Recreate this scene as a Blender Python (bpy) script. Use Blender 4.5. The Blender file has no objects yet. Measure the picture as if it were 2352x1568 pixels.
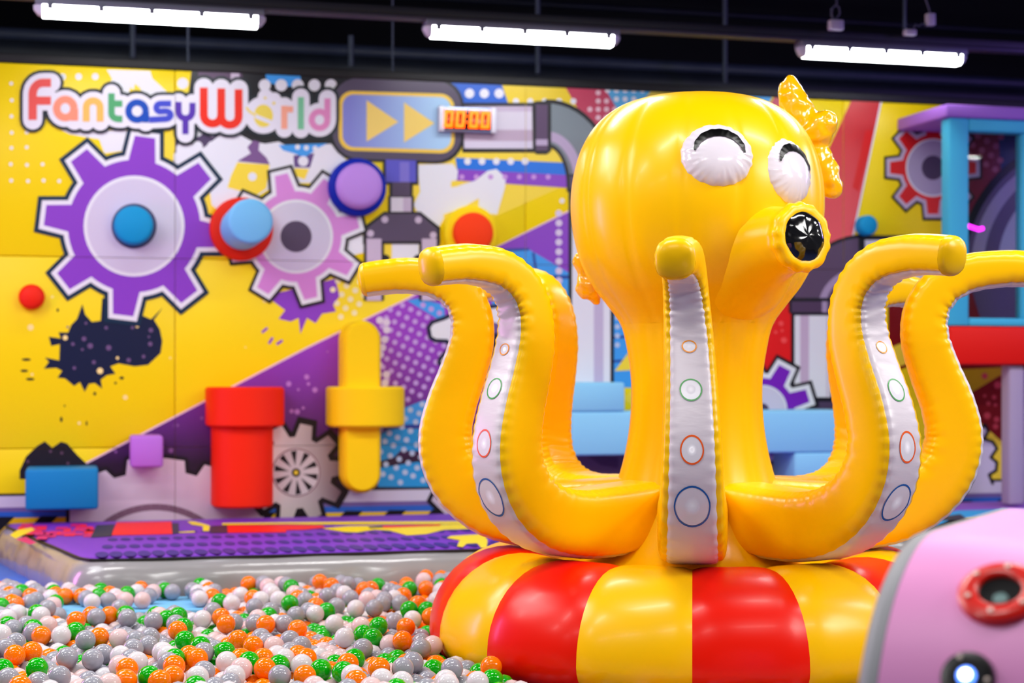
import bpy, bmesh, math, random
import numpy as np
from mathutils import Vector, Matrix
from math import sin, cos, pi, radians, sqrt, atan2, tan

random.seed(7)
scene = bpy.context.scene
COL = scene.collection

# ------------------------------------------------------------------ camera
F, CX, HY, H = 3800.0, 1176.0, 850.0, 1.08        # focal length in pixels, principal x, horizon y, eye height
cam_d = bpy.data.cameras.new('camera')
cam = bpy.data.objects.new('camera', cam_d)
COL.objects.link(cam)
cam.location = (0, 0, H)
cam.rotation_euler = (pi / 2, 0, 0)
cam_d.sensor_width = 36.0
cam_d.lens = F / 2352 * 36
cam_d.shift_y = (HY - 784.0) / 2352
cam_d.clip_end = 100
cam_d.dof.use_dof = True
cam_d.dof.focus_distance = 5.25
cam_d.dof.aperture_fstop = 2.2
scene.camera = cam

# ------------------------------------------------------------------ exposure, world
vs = scene.view_settings
vs.view_transform = 'Standard'
vs.look = 'None'
vs.exposure = 0.22
vs.gamma = 1.0
vs.use_curve_mapping = False
w = bpy.data.worlds.new('hall_ambient')
scene.world = w
w.use_nodes = True
w.node_tree.nodes['Background'].inputs[0].default_value = (0.80, 0.84, 1.0, 1)
w.node_tree.nodes['Background'].inputs[1].default_value = 0.07

YAW = radians(14.7)
CW, SW = cos(YAW), sin(YAW)

def area(name, loc, rot, sx, sy, power, color=(1, 1, 1)):
    d = bpy.data.lights.new(name, 'AREA')
    d.shape = 'RECTANGLE'
    d.size, d.size_y = sx, sy
    d.energy = power
    d.color = color
    o = bpy.data.objects.new(name, d)
    o.location = loc
    o.rotation_euler = rot
    COL.objects.link(o)
    return o

# rows of ceiling tubes over the rest of the hall, parallel to the mural wall and as high as the row in view
for r, (dist, watt) in enumerate(((6.9, 25), (4.6, 26), (2.3, 18))):
    for k in range(-2, 4):
        q = k * 2.1 - 0.1
        area('ceiling_tube', (q * CW, dist + q * SW, 3.02), (0, 0, YAW), 1.15, 0.08, watt, (1.0, 0.985, 0.965))
# broad unseen lights added for the left sheen and right key, and the hall's magenta and purple led washes
area('left_fill_light', (-3.6, 6.2, 3.6), (0, radians(-40), 0), 1.2, 2.2, 60, (0.95, 0.97, 1.0))
area('right_key_light', (4.6, 3.4, 3.3), (radians(-18), radians(44), 0), 1.2, 2.2, 100, (1.0, 0.985, 0.96))
area('magenta_wash', (-4.6, 7.0, 1.3), (radians(90), 0, radians(-92)), 0.5, 1.6, 40, (1.0, 0.30, 0.95))
area('purple_wash', (6.4, 8.8, 3.1), (radians(60), 0, radians(80)), 0.6, 1.6, 40, (0.35, 0.18, 1.0))

# ------------------------------------------------------------------ materials
def lin(c):
    out = []
    for v in c:
        v = v / 255.0
        out.append(v / 12.92 if v <= 0.04045 else ((v + 0.055) / 1.055) ** 2.4)
    return out

MATS = {}
def mat(name, rgb, rough=0.4, spec=0.5, coat=0.0, bump=0.0, bscale=30.0, vary=0.0, vscale=6.0,
        metal=0.0, emit=None, estr=0.0, trans=0.0, sss=0.0, sheen=0.0, stretch=None, coat_rough=0.12):
    if name in MATS:
        return MATS[name]
    m = bpy.data.materials.new(name)
    m.use_nodes = True
    nt = m.node_tree
    b = nt.nodes['Principled BSDF']
    L = lin(rgb)
    b.inputs['Base Color'].default_value = (*L, 1)
    b.inputs['Roughness'].default_value = rough
    b.inputs['Specular IOR Level'].default_value = spec
    b.inputs['Metallic'].default_value = metal
    b.inputs['Coat Weight'].default_value = coat
    b.inputs['Coat Roughness'].default_value = coat_rough
    b.inputs['Transmission Weight'].default_value = trans
    b.inputs['Subsurface Weight'].default_value = sss
    b.inputs['Subsurface Radius'].default_value = (0.03, 0.03, 0.03)
    if emit:
        b.inputs['Emission Color'].default_value = (*lin(emit), 1)
        b.inputs['Emission Strength'].default_value = estr
    tc = None
    if bump or vary:
        tc = nt.nodes.new('ShaderNodeTexCoord')
        mp = nt.nodes.new('ShaderNodeMapping')
        nt.links.new(tc.outputs['Object'], mp.inputs['Vector'])
        if stretch:
            mp.inputs['Scale'].default_value = stretch
    if vary:
        n = nt.nodes.new('ShaderNodeTexNoise')
        n.inputs['Scale'].default_value = vscale
        n.inputs['Detail'].default_value = 3
        nt.links.new(mp.outputs[0], n.inputs['Vector'])
        r = nt.nodes.new('ShaderNodeMapRange')
        r.inputs[1].default_value = 0.3
        r.inputs[2].default_value = 0.7
        r.inputs[3].default_value = 1 - vary
        r.inputs[4].default_value = 1 + vary
        nt.links.new(n.outputs['Fac'], r.inputs[0])
        hs = nt.nodes.new('ShaderNodeHueSaturation')
        hs.inputs['Color'].default_value = (*L, 1)
        nt.links.new(r.outputs[0], hs.inputs['Value'])
        nt.links.new(hs.outputs[0], b.inputs['Base Color'])
    if bump:
        n2 = nt.nodes.new('ShaderNodeTexNoise')
        n2.inputs['Scale'].default_value = bscale
        n2.inputs['Detail'].default_value = 2
        nt.links.new(mp.outputs[0], n2.inputs['Vector'])
        bp = nt.nodes.new('ShaderNodeBump')
        bp.inputs['Strength'].default_value = bump
        bp.inputs['Distance'].default_value = 0.01
        nt.links.new(n2.outputs['Fac'], bp.inputs['Height'])
        nt.links.new(bp.outputs[0], b.inputs['Normal'])
    MATS[name] = m
    return m

def grad_mat(name, c0, c1, axis, a0, a1, rough=0.35, spec=0.5):
    """two printed inks blending along one object axis (a printed gradient)"""
    m = bpy.data.materials.new(name)
    m.use_nodes = True
    nt = m.node_tree
    b = nt.nodes['Principled BSDF']
    b.inputs['Roughness'].default_value = rough
    b.inputs['Specular IOR Level'].default_value = spec
    tc = nt.nodes.new('ShaderNodeTexCoord')
    sp = nt.nodes.new('ShaderNodeSeparateXYZ')
    nt.links.new(tc.outputs['Object'], sp.inputs[0])
    r = nt.nodes.new('ShaderNodeMapRange')
    r.inputs[1].default_value = a0
    r.inputs[2].default_value = a1
    nt.links.new(sp.outputs[axis], r.inputs[0])
    mx = nt.nodes.new('ShaderNodeMix')
    mx.data_type = 'RGBA'
    mx.inputs[6].default_value = (*lin(c0), 1)
    mx.inputs[7].default_value = (*lin(c1), 1)
    nt.links.new(r.outputs[0], mx.inputs[0])
    nt.links.new(mx.outputs[2], b.inputs['Base Color'])
    MATS[name] = m
    return m

def ink(name, rgb):
    return mat('ink_' + name, rgb, rough=0.34, spec=0.35)

def foam(name, rgb):
    return mat('foam_' + name, rgb, rough=0.55, spec=0.22, bump=0.05, bscale=60)

# ------------------------------------------------------------------ mesh helpers
def link(name, me, parent=None):
    o = bpy.data.objects.new(name, me)
    COL.objects.link(o)
    if parent is not None:
        o.parent = parent
    return o

def empty(name, loc=(0, 0, 0), parent=None, rz=0.0):
    o = bpy.data.objects.new(name, None)
    o.location = loc
    o.rotation_euler = (0, 0, rz)
    o.empty_display_size = 0.1
    COL.objects.link(o)
    if parent is not None:
        o.parent = parent
    return o

def tag(o, label=None, cat=None, group=None, kind=None):
    if label: o['label'] = label
    if cat: o['category'] = cat
    if group: o['group'] = group
    if kind: o['kind'] = kind
    return o

def pydata(name, verts, faces, mats, idx=None, parent=None, smooth=True, angle=None):
    me = bpy.data.meshes.new(name)
    me.from_pydata([tuple(v) for v in verts], [], faces)
    if not isinstance(mats, (list, tuple)):
        mats = [mats]
    for m in mats:
        me.materials.append(m)
    if idx is not None:
        me.polygons.foreach_set('material_index', idx)
    if smooth:
        me.polygons.foreach_set('use_smooth', [True] * len(me.polygons))
        if angle:
            me.set_sharp_from_angle(angle=radians(angle))
    me.update()
    return link(name, me, parent)

def from_bm(name, bm, mats, parent=None, smooth=True, angle=40):
    me = bpy.data.meshes.new(name)
    bm.to_mesh(me)
    bm.free()
    if not isinstance(mats, (list, tuple)):
        mats = [mats]
    for m in mats:
        me.materials.append(m)
    if smooth:
        me.polygons.foreach_set('use_smooth', [True] * len(me.polygons))
        if angle:
            me.set_sharp_from_angle(angle=radians(angle))
    return link(name, me, parent)

def bm_box(bm, lo, hi, bev=0.0, seg=2):
    g = bmesh.ops.create_cube(bm, size=1.0)
    vs_ = g['verts']
    for v in vs_:
        v.co = Vector([lo[i] + (v.co[i] + 0.5) * (hi[i] - lo[i]) for i in range(3)])
    if bev > 0:
        es = list({e for v in vs_ for e in v.link_edges})
        bmesh.ops.bevel(bm, geom=es, offset=bev, segments=seg, affect='EDGES', profile=0.5)

def box(name, lo, hi, m, parent=None, bev=0.01, seg=2):
    bm = bmesh.new()
    bm_box(bm, lo, hi, bev, seg)
    return from_bm(name, bm, m, parent, angle=50)

def tube(name, pts, rad, m, parent=None, n=10, cap=True):
    """round tube along a polyline; rad a number or a list"""
    pts = [Vector(p) for p in pts]
    if not isinstance(rad, (list, tuple)):
        rad = [rad] * len(pts)
    V, Fc = [], []
    up = Vector((0, 0, 1))
    prev = None
    for i, p in enumerate(pts):
        t = (pts[min(i + 1, len(pts) - 1)] - pts[max(i - 1, 0)]).normalized()
        a = prev if prev is not None else (up if abs(t.dot(up)) < 0.9 else Vector((1, 0, 0)))
        a = (a - t * a.dot(t)).normalized()
        prev = a
        b = t.cross(a)
        for k in range(n):
            q = 2 * pi * k / n
            V.append(p + (a * cos(q) + b * sin(q)) * rad[i])
    for i in range(len(pts) - 1):
        for k in range(n):
            k2 = (k + 1) % n
            Fc.append((i * n + k, i * n + k2, (i + 1) * n + k2, (i + 1) * n + k))
    if cap:
        Fc.append(tuple(range(n - 1, -1, -1)))
        Fc.append(tuple((len(pts) - 1) * n + k for k in range(n)))
    return pydata(name, V, Fc, m, parent=parent, angle=50)

def lathe(name, prof, m, parent=None, n=48, axis='Z'):
    """prof: list of (r, h) from one end to the other; closed with poles when r == 0"""
    V, Fc, rows = [], [], []
    for r, h in prof:
        if r < 1e-6:
            rows.append([len(V)])
            V.append((0, 0, h))
        else:
            rows.append(list(range(len(V), len(V) + n)))
            for k in range(n):
                q = 2 * pi * k / n
                V.append((r * cos(q), r * sin(q), h))
    for a, b in zip(rows[:-1], rows[1:]):
        for k in range(n):
            k2 = (k + 1) % n
            if len(a) == 1 and len(b) == 1:
                continue
            if len(a) == 1:
                Fc.append((a[0], b[k2], b[k]))
            elif len(b) == 1:
                Fc.append((a[k], a[k2], b[0]))
            else:
                Fc.append((a[k], a[k2], b[k2], b[k]))
    if axis == 'Y-':      # height runs towards -Y
        V = [(x, -z, y) for x, y, z in V]
    return pydata(name, V, Fc, m, parent=parent, angle=45)

def catmull(P, n):
    P = [np.array(p, float) for p in P]
    P = [2 * P[0] - P[1]] + P + [2 * P[-1] - P[-2]]
    out = []
    segs = len(P) - 3
    for i in range(segs):
        p0, p1, p2, p3 = P[i:i + 4]
        for k in range(n):
            t = k / n
            out.append(0.5 * ((2 * p1) + (-p0 + p2) * t + (2 * p0 - 5 * p1 + 4 * p2 - p3) * t * t + (-p0 + 3 * p1 - 3 * p2 + p3) * t ** 3))
    out.append(P[-2])
    return np.array(out)

# pixel -> place: rays through the picture meeting a known plane
WY = 9.9                                            # mural wall: distance straight ahead
def wall_pt(px, py, off=0.0):
    """wall-local coordinates (along, -out, up) of a mural point standing `off` proud of the wall"""
    dx, dz = (px - CX) / F, (HY - py) / F
    # n . (P - O) = off with n = (SW, -CW, 0), O = (0, WY, 0)
    t = (off - CW * WY) / (SW * dx - CW)
    X, Y, Z = dx * t, t, H + dz * t
    u = X * CW + (Y - WY) * SW
    return (u, -off, Z)
def ground_pt(px, py, z):
    t = (H - z) / ((py - HY) / F)
    return ((px - CX) / F * t, t, z)
def at(px, py, Y):
    return ((px - CX) / F * Y, Y, H + (HY - py) / F * Y)

# ================================================================== SETTING
M_floor = mat('floor_vinyl', (40, 60, 120), rough=0.5, vary=0.15)
M_black = mat('black_paint', (6, 7, 11), rough=0.6, vary=0.3, vscale=2)
fl = box('floor', (-9, -4, -0.08), (10, 16, 0.0), M_floor, bev=0)
tag(fl, 'dark blue padded floor of the play hall', 'floor', kind='structure')
ce = box('ceiling', (-9, -4, 4.6), (10, 16, 4.75), M_black, bev=0)
tag(ce, 'black painted ceiling of the hall', 'ceiling', kind='structure')
wf = box('wall_far', (-9, 15.0, 0), (10, 15.2, 4.6), mat('far_wall_paint', (14, 14, 26), rough=0.7, vary=0.2), bev=0)
tag(wf, 'black hall wall far behind the mural wall', 'wall', kind='structure')

wall = box('wall_back', (-4.6, 0.0, 0.0), (5.6, 0.16, 2.79), mat('panel_core', (110, 90, 50), rough=0.8), bev=0)
wall.location = (0, WY, 0)
wall.rotation_euler = (0, 0, YAW)
wall.parent = None
tag(wall, 'bright printed mural wall behind the ball pit', 'wall', kind='structure')
PANEL_T = 0.04      # padded panels stand this proud of the core
M_yel = mat('panel_yellow', (250, 222, 0), rough=0.34, spec=0.32, bump=0.06, bscale=5)
seam_u = [wall_pt(x, 600, PANEL_T)[0] for x in (402, 1207, 1937)]
d_u = (seam_u[2] - seam_u[0]) / 2
U_SEAMS = [seam_u[0] - d_u * 2, seam_u[0] - d_u, seam_u[0], seam_u[1], seam_u[2], seam_u[2] + d_u, seam_u[2] + 2 * d_u]
TOPZ = wall_pt(0, 143, PANEL_T)[2]
ROWH = (TOPZ - wall_pt(0, 1031, PANEL_T)[2]) / 2
Z_SEAMS = [TOPZ - k * ROWH for k in range(3)] + [0.0]
GAP = 0.0014
for i in range(len(U_SEAMS) - 1):
    for j in range(len(Z_SEAMS) - 1):
        box('wall_panel', (U_SEAMS[i] + GAP, -PANEL_T, Z_SEAMS[j + 1] + GAP), (U_SEAMS[i + 1] - GAP, 0.0, Z_SEAMS[j] - GAP),
            M_yel, wall, bev=0.006)
tr = box('trim_1', (U_SEAMS[0], -0.05, TOPZ + 0.001), (U_SEAMS[-1], 0.16, TOPZ + 0.05), M_black, wall, bev=0.004)
tag(tr, 'black rail along the top of the mural', kind='structure')

# ------------------------------------------------------------------ printed mural
LV = 0.0004
class Print:
    """flat printed shapes on the wall panels, one mesh per printed motif"""
    def __init__(self, name, label=None, stuff=False):
        self.name, self.label, self.stuff = name, label, stuff
        self.V, self.Fc, self.I, self.mats = [], [], [], []
        self.cnt = {}
    def mi(self, m):
        if m not in self.mats:
            self.mats.append(m)
        return self.mats.index(m)
    def poly(self, pts, m, lev):
        b = len(self.V)
        c = self.cnt.get(lev, 0)
        self.cnt[lev] = c + 1
        off = PANEL_T + lev * LV + c * 8e-6          # overlapping strokes of one ink never lie in exactly one plane
        for p in pts:
            self.V.append(wall_pt(p[0], p[1], off))
        self.Fc.append(tuple(range(b, b + len(pts))))
        self.I.append(self.mi(m))
        return self
    def disc(self, x, y, r, m, lev, ry=None, n=24):
        ry = ry or r
        return self.poly([(x + r * cos(2 * pi * k / n), y + ry * sin(2 * pi * k / n)) for k in range(n)], m, lev)
    def stroke(self, pts, wd, m, lev, closed=False):
        pts = [np.array(p, float) for p in pts]
        h = wd / 2
        seg = list(zip(pts[:-1], pts[1:])) + ([(pts[-1], pts[0])] if closed else [])
        for a, b in seg:
            d = b - a
            ln = np.hypot(*d)
            if ln < 1e-6:
                continue
            nrm = np.array([-d[1], d[0]]) / ln * h
            self.poly([a + nrm, b + nrm, b - nrm, a - nrm], m, lev)
        return self
    def joints(self, pts, wd, m, lev, ends=True):
        for k, p in enumerate(pts):
            if not ends and k in (0, len(pts) - 1):
                continue
            self.disc(p[0], p[1], wd / 2, m, lev, n=14)
        return self
    def line(self, pts, wd, m, lev, closed=False, ends=True):
        self.stroke(pts, wd, m, lev, closed)
        return self.joints(pts, wd, m, lev, ends)
    def rect(self, x0, y0, x1, y1, m, lev):
        return self.poly([(x0, y0), (x1, y0), (x1, y1), (x0, y1)], m, lev)
    def done(self):
        bm = bmesh.new()
        bv = [bm.verts.new(v) for v in self.V]
        for f, i in zip(self.Fc, self.I):
            try:
                fc = bm.faces.new([bv[k] for k in f])
                fc.material_index = i
            except ValueError:
                pass
        bm.normal_update()
        lo = Vector([min(v[k] for v in self.V) for k in range(3)])
        hi = Vector([max(v[k] for v in self.V) for k in range(3)])
        for ax, vals in ((0, U_SEAMS), (2, Z_SEAMS)):
            for sv in vals:
                for s in (-GAP, GAP):
                    if lo[ax] < sv + s < hi[ax]:
                        no = Vector((0, 0, 0)); no[ax] = 1
                        co = Vector((0, 0, 0)); co[ax] = sv + s
                        bmesh.ops.bisect_plane(bm, geom=bm.verts[:] + bm.edges[:] + bm.faces[:], plane_co=co, plane_no=no, dist=1e-7)
        dead = []
        for f in bm.faces:
            c = f.calc_center_median()
            if any(abs(c.x - s) < GAP for s in U_SEAMS) or any(abs(c.z - s) < GAP for s in Z_SEAMS) or c.z > TOPZ or c.z < 0:
                dead.append(f)
        bmesh.ops.delete(bm, geom=dead, context='FACES')
        bm.normal_update()
        for f in bm.faces:
            if f.normal.y > 0:
                f.normal_flip()
        o = from_bm(self.name, bm, self.mats, wall, smooth=False)
        if self.label:
            o['label'] = self.label
        if self.stuff:
            o['kind'] = 'stuff'
        return o

def inside(p, poly):
    x, y = p
    c = False
    n = len(poly)
    for i in range(n):
        x1, y1 = poly[i]
        x2, y2 = poly[(i + 1) % n]
        if (y1 > y) != (y2 > y) and x < (x2 - x1) * (y - y1) / (y2 - y1) + x1:
            c = not c
    return c

def dots(name, poly, step, r, m, lev, rot=0.0, jit=0.0, keep=1.0, rvar=0.0, rows=None, seed=1, rgrow=None):
    rnd = random.Random(seed)
    xs = [p[0] for p in poly]; ys = [p[1] for p in poly]
    cx, cy = sum(xs) / len(xs), sum(ys) / len(ys)
    R = max(max(xs) - min(xs), max(ys) - min(ys))
    P = Print(name, stuff=True)
    n = int(R / step) + 2
    cnt = 0
    for i in range(-n, n + 1):
        for j in range(-n, n + 1):
            a, b = i * step, j * step + (step / 2 if (rows == 'hex' and i % 2) else 0)
            x = cx + a * cos(rot) - b * sin(rot) + rnd.uniform(-jit, jit)
            y = cy + a * sin(rot) + b * cos(rot) + rnd.uniform(-jit, jit)
            if rnd.random() < keep and inside((x, y), poly):
                rr = r * (1 + rnd.uniform(-rvar, rvar))
                if rgrow:
                    rr *= rgrow(x, y)
                if rr > 0.8:
                    P.disc(x, y, rr, m, lev, n=12)
                    cnt += 1
    if cnt:
        P.done()

I_white = ink('white', (233, 235, 240)); I_lav = ink('lavender', (212, 206, 226)); I_black = ink('black', (16, 15, 26))
I_navy = ink('navy', (16, 26, 60)); I_purple = ink('purple', (138, 62, 196)); I_violet = ink('violet', (122, 26, 186))
I_pink = ink('pink', (216, 140, 216)); I_dpur = ink('dark_purple', (78, 62, 92)); I_lilac = ink('lilac', (202, 186, 208))
I_blue = ink('blue', (60, 160, 236)); I_dblue = ink('deep_blue', (14, 90, 205)); I_yel = ink('yellow', (250, 222, 60))
I_red = ink('red', (222, 30, 28)); I_crim = ink('crimson', (196, 60, 92)); I_mauve = ink('mauve', (132, 96, 122))
I_brick = ink('brick_line', (34, 70, 160)); I_pale = ink('pale_yellow', (246, 216, 110)); I_dred = ink('dark_red', (130, 12, 18))
I_ind = ink('indigo', (88, 84, 196)); I_rose = ink('rose', (235, 84, 92)); I_cyan = ink('cyan', (84, 180, 228))
I_grey = ink('grey_purple', (104, 98, 118)); I_dotl = ink('dot_lilac', (196, 160, 226)); I_navyp = ink('plum_black', (30, 24, 36))

# --- backgrounds, level 1..4
bgp = Print('printed_purple_field', 'printed purple field below the diagonal')
grad_p = grad_mat('ink_purple_gradient', (36, 12, 48), (150, 52, 198), 2, 0.55, 1.25)
bgp.poly([(195, 1065), (704, 799), (938, 685), (1135, 571), (1312, 482), (1312, 1135), (195, 1135)], grad_p, 1)
bgp.stroke([(195, 1065), (704, 799), (938, 685), (1135, 571), (1312, 482)], 4, ink('edge', (238, 200, 216)), 2)
bgp.done()
dots('printed_halftone', [(866, 725), (935, 690), (1030, 700), (1040, 900), (930, 930), (868, 880)], 21, 6.2, I_dotl, 3, rot=0.45, seed=3)
dots('printed_halftone', [(868, 715), (890, 715), (890, 880), (866, 880)], 20, 8.5, ink('dot_pale', (222, 208, 232)), 4, rot=0.2, jit=3, seed=5)
dots('printed_speckle', [(640, 850), (770, 775), (770, 900), (660, 1000)], 24, 4.0, ink('speckle', (184, 120, 208)), 3, jit=11, keep=0.5, rvar=0.6, seed=6)
dots('printed_speckle', [(240, 1050), (470, 930), (470, 1000), (380, 1060)], 24, 4.0, ink('speckle2', (140, 90, 160)), 3, jit=11, keep=0.4, rvar=0.6, seed=8)
dots('printed_speckle', [(10, 640), (420, 640), (420, 900), (10, 1060)], 60, 5.0, ink('speckle3', (255, 234, 150)), 3, jit=28, keep=0.35, rvar=0.6, seed=9)
dots('printed_speckle', [(420, 600), (760, 600), (760, 740), (420, 880)], 60, 4.0, ink('speckle3', (255, 234, 150)), 3, jit=28, keep=0.35, rvar=0.6, seed=10)
dots('printed_halftone', [(10, 165), (70, 160), (62, 330), (160, 430), (10, 430)], 37, 4.6, ink('speckle4', (240, 236, 226)), 3, jit=2, seed=11)
dots('printed_halftone', [(100, 150), (250, 158), (245, 195), (130, 200)], 38, 8.0, I_white, 3, jit=1, seed=12)
dots('printed_halftone', [(750, 640), (840, 600), (890, 640), (830, 720), (770, 735)], 23, 6.5, ink('speckle5', (248, 238, 190)), 3, rot=0.5, seed=13)

# white and dark grunge behind the lettering
gr = Print('printed_grunge', 'printed white and black grunge behind the lettering')
gr.poly([(245, 160), (345, 163), (350, 180), (388, 215), (392, 232), (330, 226), (300, 200), (292, 226), (238, 205), (258, 182)], I_white, 2)
gr.poly([(305, 215), (310, 192), (322, 202), (330, 222)], I_yel, 3)
gr.poly([(140, 298), (300, 300), (290, 345), (240, 352), (228, 320), (160, 308)], I_white, 2)
gr.poly([(440, 160), (800, 176), (800, 330), (640, 345), (560, 330), (500, 330), (470, 372), (398, 372), (404, 300), (430, 240)], I_black, 2)
gr.poly([(400, 315), (500, 305), (508, 320), (492, 340), (480, 368), (468, 372), (402, 372)], ink('plum', (78, 62, 96)), 3)
gr.poly([(455, 165), (555, 168), (560, 185), (456, 182)], ink('plum2', (86, 56, 92)), 3)
gr.poly([(530, 168), (550, 168), (550, 184), (530, 183)], I_lilac, 4)
gr.poly([(610, 168), (690, 172), (692, 196), (650, 200), (612, 188)], I_blue, 3)
gr.poly([(398, 352), (470, 338), (505, 310), (548, 308), (580, 325), (610, 330), (640, 325), (668, 340), (760, 330), (800, 372), (760, 420), (700, 420),
         (640, 420), (560, 470), (490, 470), (440, 440), (400, 380)], I_white, 4)
gr.poly([(405, 335), (430, 330), (455, 335), (462, 350), (440, 368), (405, 392)], I_white, 5)
gr.poly([(545, 370), (576, 352), (568, 338), (582, 322), (596, 326), (594, 345), (612, 362), (620, 378)], ink('plum3', (122, 84, 140)), 5)
gr.poly([(674, 357), (722, 352), (712, 385), (676, 384)], ink('plum4', (98, 68, 132)), 5)
gr.poly([(640, 333), (752, 329), (730, 340), (700, 362), (675, 352), (650, 345)], I_blue, 5)
gr.poly([(545, 373), (619, 378), (612, 432), (590, 448), (560, 440), (520, 440), (530, 405)], I_yel, 5)
gr.poly([(676, 386), (710, 388), (700, 412), (678, 404)], I_yel, 5)
gr.poly([(392, 300), (402, 300), (402, 340), (396, 372), (378, 366), (372, 318)], I_yel, 5)
gr.poly([(450, 430), (478, 415), (500, 470), (478, 495), (462, 470)], I_yel, 5)
gr.poly([(480, 420), (560, 440), (570, 460), (520, 500), (486, 470)], I_white, 6)
gr.done()
dots('printed_halftone', [(405, 168), (440, 168), (432, 215), (402, 215)], 36, 13, I_white, 5, seed=4)
dots('printed_halftone', [(575, 160), (790, 170), (790, 215), (690, 225), (575, 208)], 38, 14, I_white, 5, seed=2)
dots('printed_halftone', [(420, 300), (505, 300), (490, 372), (400, 372)], 34, 12, I_white, 5, seed=2)
dots('printed_halftone', [(548, 376), (616, 380), (610, 430), (545, 436)], 36, 10, I_white, 6, seed=2)
dots('printed_halftone', [(676, 340), (718, 336), (712, 404), (680, 400)], 34, 12, I_white, 6, seed=2)
dots('printed_halftone', [(650, 330), (752, 328), (730, 350), (690, 352)], 22, 6, I_white, 6, jit=4, seed=2)

# --- motif: gear
def gear_pts(cx, cy, tip, root, n, rot, wt, wr, grow=0.0, arc=4):
    """tooth k points along rot + k*360/n (0 = right, clockwise on the picture); widths in px; grow = outline offset"""
    tip, root, wt, wr = tip + grow, root + grow, wt + 2 * grow * 0.85, wr + 2 * grow * 0.85
    out = []
    for k in range(n):
        a = rot + 2 * pi * k / n
        ca, sa = cos(a), sin(a)
        ar = math.asin(min(0.95, wr / 2 / root))
        an = a + 2 * pi / n
        xr = sqrt(max(1, root * root - (wr / 2) ** 2))
        for (d, s) in ((xr, -wr / 2), (tip, -wt / 2), (tip, wt / 2), (xr, wr / 2)):
            out.append((cx + d * ca - s * sa, cy + d * sa + s * ca))
        a0, a1 = a + ar, an - ar
        for j in range(1, arc):
            q = a0 + (a1 - a0) * j / arc
            out.append((cx + root * cos(q), cy + root * sin(q)))
    return out

def gear(name, label, cx, cy, tip, root, n, rot, wt, wr, body, disc_r, hole_r, lev, o1=10, o2=19, edge=None, hole=None, disc=None, sx=1.0, outl=None):
    P = Print(name, label)
    def S(pts):
        return [(cx + (x - cx) * sx, y) for x, y in pts]
    P.poly(S(gear_pts(cx, cy, tip, root, n, rot, wt, wr, o2)), outl or I_black, lev)
    P.poly(S(gear_pts(cx, cy, tip, root, n, rot, wt, wr, o1)), edge or I_white, lev + 1)
    P.poly(S(gear_pts(cx, cy, tip, root, n, rot, wt, wr, 0)), body, lev + 2)
    if disc_r:
        P.disc(cx, cy, disc_r * sx, I_white, lev + 3, ry=disc_r, n=48)
        P.disc(cx, cy, disc_r * 0.93 * sx, disc or I_lav, lev + 4, ry=disc_r * 0.93, n=48)
    if hole_r:
        P.disc(cx, cy, hole_r * sx, hole or I_dpur, lev + 5, ry=hole_r, n=36)
    P.done()

# dark splat under the big gear
sp = Print('printed_ink_splat', 'printed dark navy ink splat')
SPL = [(520, 830), (556, 730), (575, 800), (620, 850), (680, 842), (690, 690), (940, 690), (945, 800), (1020, 832), (1100, 752), (1040, 836), (1080, 900), (1096, 980),
       (1085, 1060), (1000, 1140), (910, 1150), (800, 1130), (745, 1150), (780, 1200), (720, 1210), (680, 1240), (690, 1300), (640, 1262), (600, 1268), (572, 1322),
       (540, 1256), (500, 1282), (440, 1232), (388, 1226), (420, 1180), (380, 1160), (296, 1166), (330, 1120), (304, 1090), (400, 1110), (404, 1000), (345, 1012), (330, 950), (410, 962),
       (396, 920), (460, 922), (480, 872)]
sp.poly([(x / 2.94, 450 + y / 2.94) for x, y in SPL], I_navy, 2)
for x, y, rx, ry in ((178, 1104, 32, 9), (164, 1180, 26, 9), (204, 1236, 30, 9), (390, 770, 8, 12), (822, 1228, 16, 10), (780, 1262, 9, 8), (640, 1334, 10, 12), (414, 1508, 9, 18), (585, 1534, 6, 16), (436, 1416, 5, 8)):
    sp.disc(x / 2.94, 450 + y / 2.94, rx / 2.94, I_black, 2, ry=ry / 2.94, n=10)
sp.done()
dots('printed_speckle', [(150, 740), (300, 740), (362, 760), (365, 810), (330, 832), (240, 860), (150, 850)], 26, 4.5, ink('splat_dot', (110, 84, 128)), 3, jit=12, keep=0.55, rvar=0.5, seed=21)
# purple splat below the pink gear
sp = Print('printed_paint_splat', 'printed purple paint splat under the pink gear')
sp.poly([(625, 690), (640, 672), (770, 640), (780, 680), (765, 700), (772, 715), (740, 720), (725, 742), (705, 730), (690, 766), (686, 730), (668, 738), (640, 732), (655, 712)], I_purple, 2)
for x, y, a in ((608, 758, 0.7), (622, 782, 1.0), (642, 786, 0.6)):
    sp.line([(x - 6 * cos(a), y + 6 * sin(a)), (x + 6 * cos(a), y - 6 * sin(a))], 6, I_purple, 2)
sp.done()

gear('printed_gear', 'big printed purple gear', 308, 519, 206, 152, 8, radians(-83), 47, 62, I_purple, 116, 52, 12, o1=11, o2=21, outl=ink('gear_line', (14, 44, 70)), hole=ink('gear_hole', (70, 76, 112)))
gear('printed_gear', 'printed pink gear beside the red button', 680, 543, 146, 104, 8, radians(-103.5), 30, 44, I_pink, 85, 36, 20, o1=10, o2=17)

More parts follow.
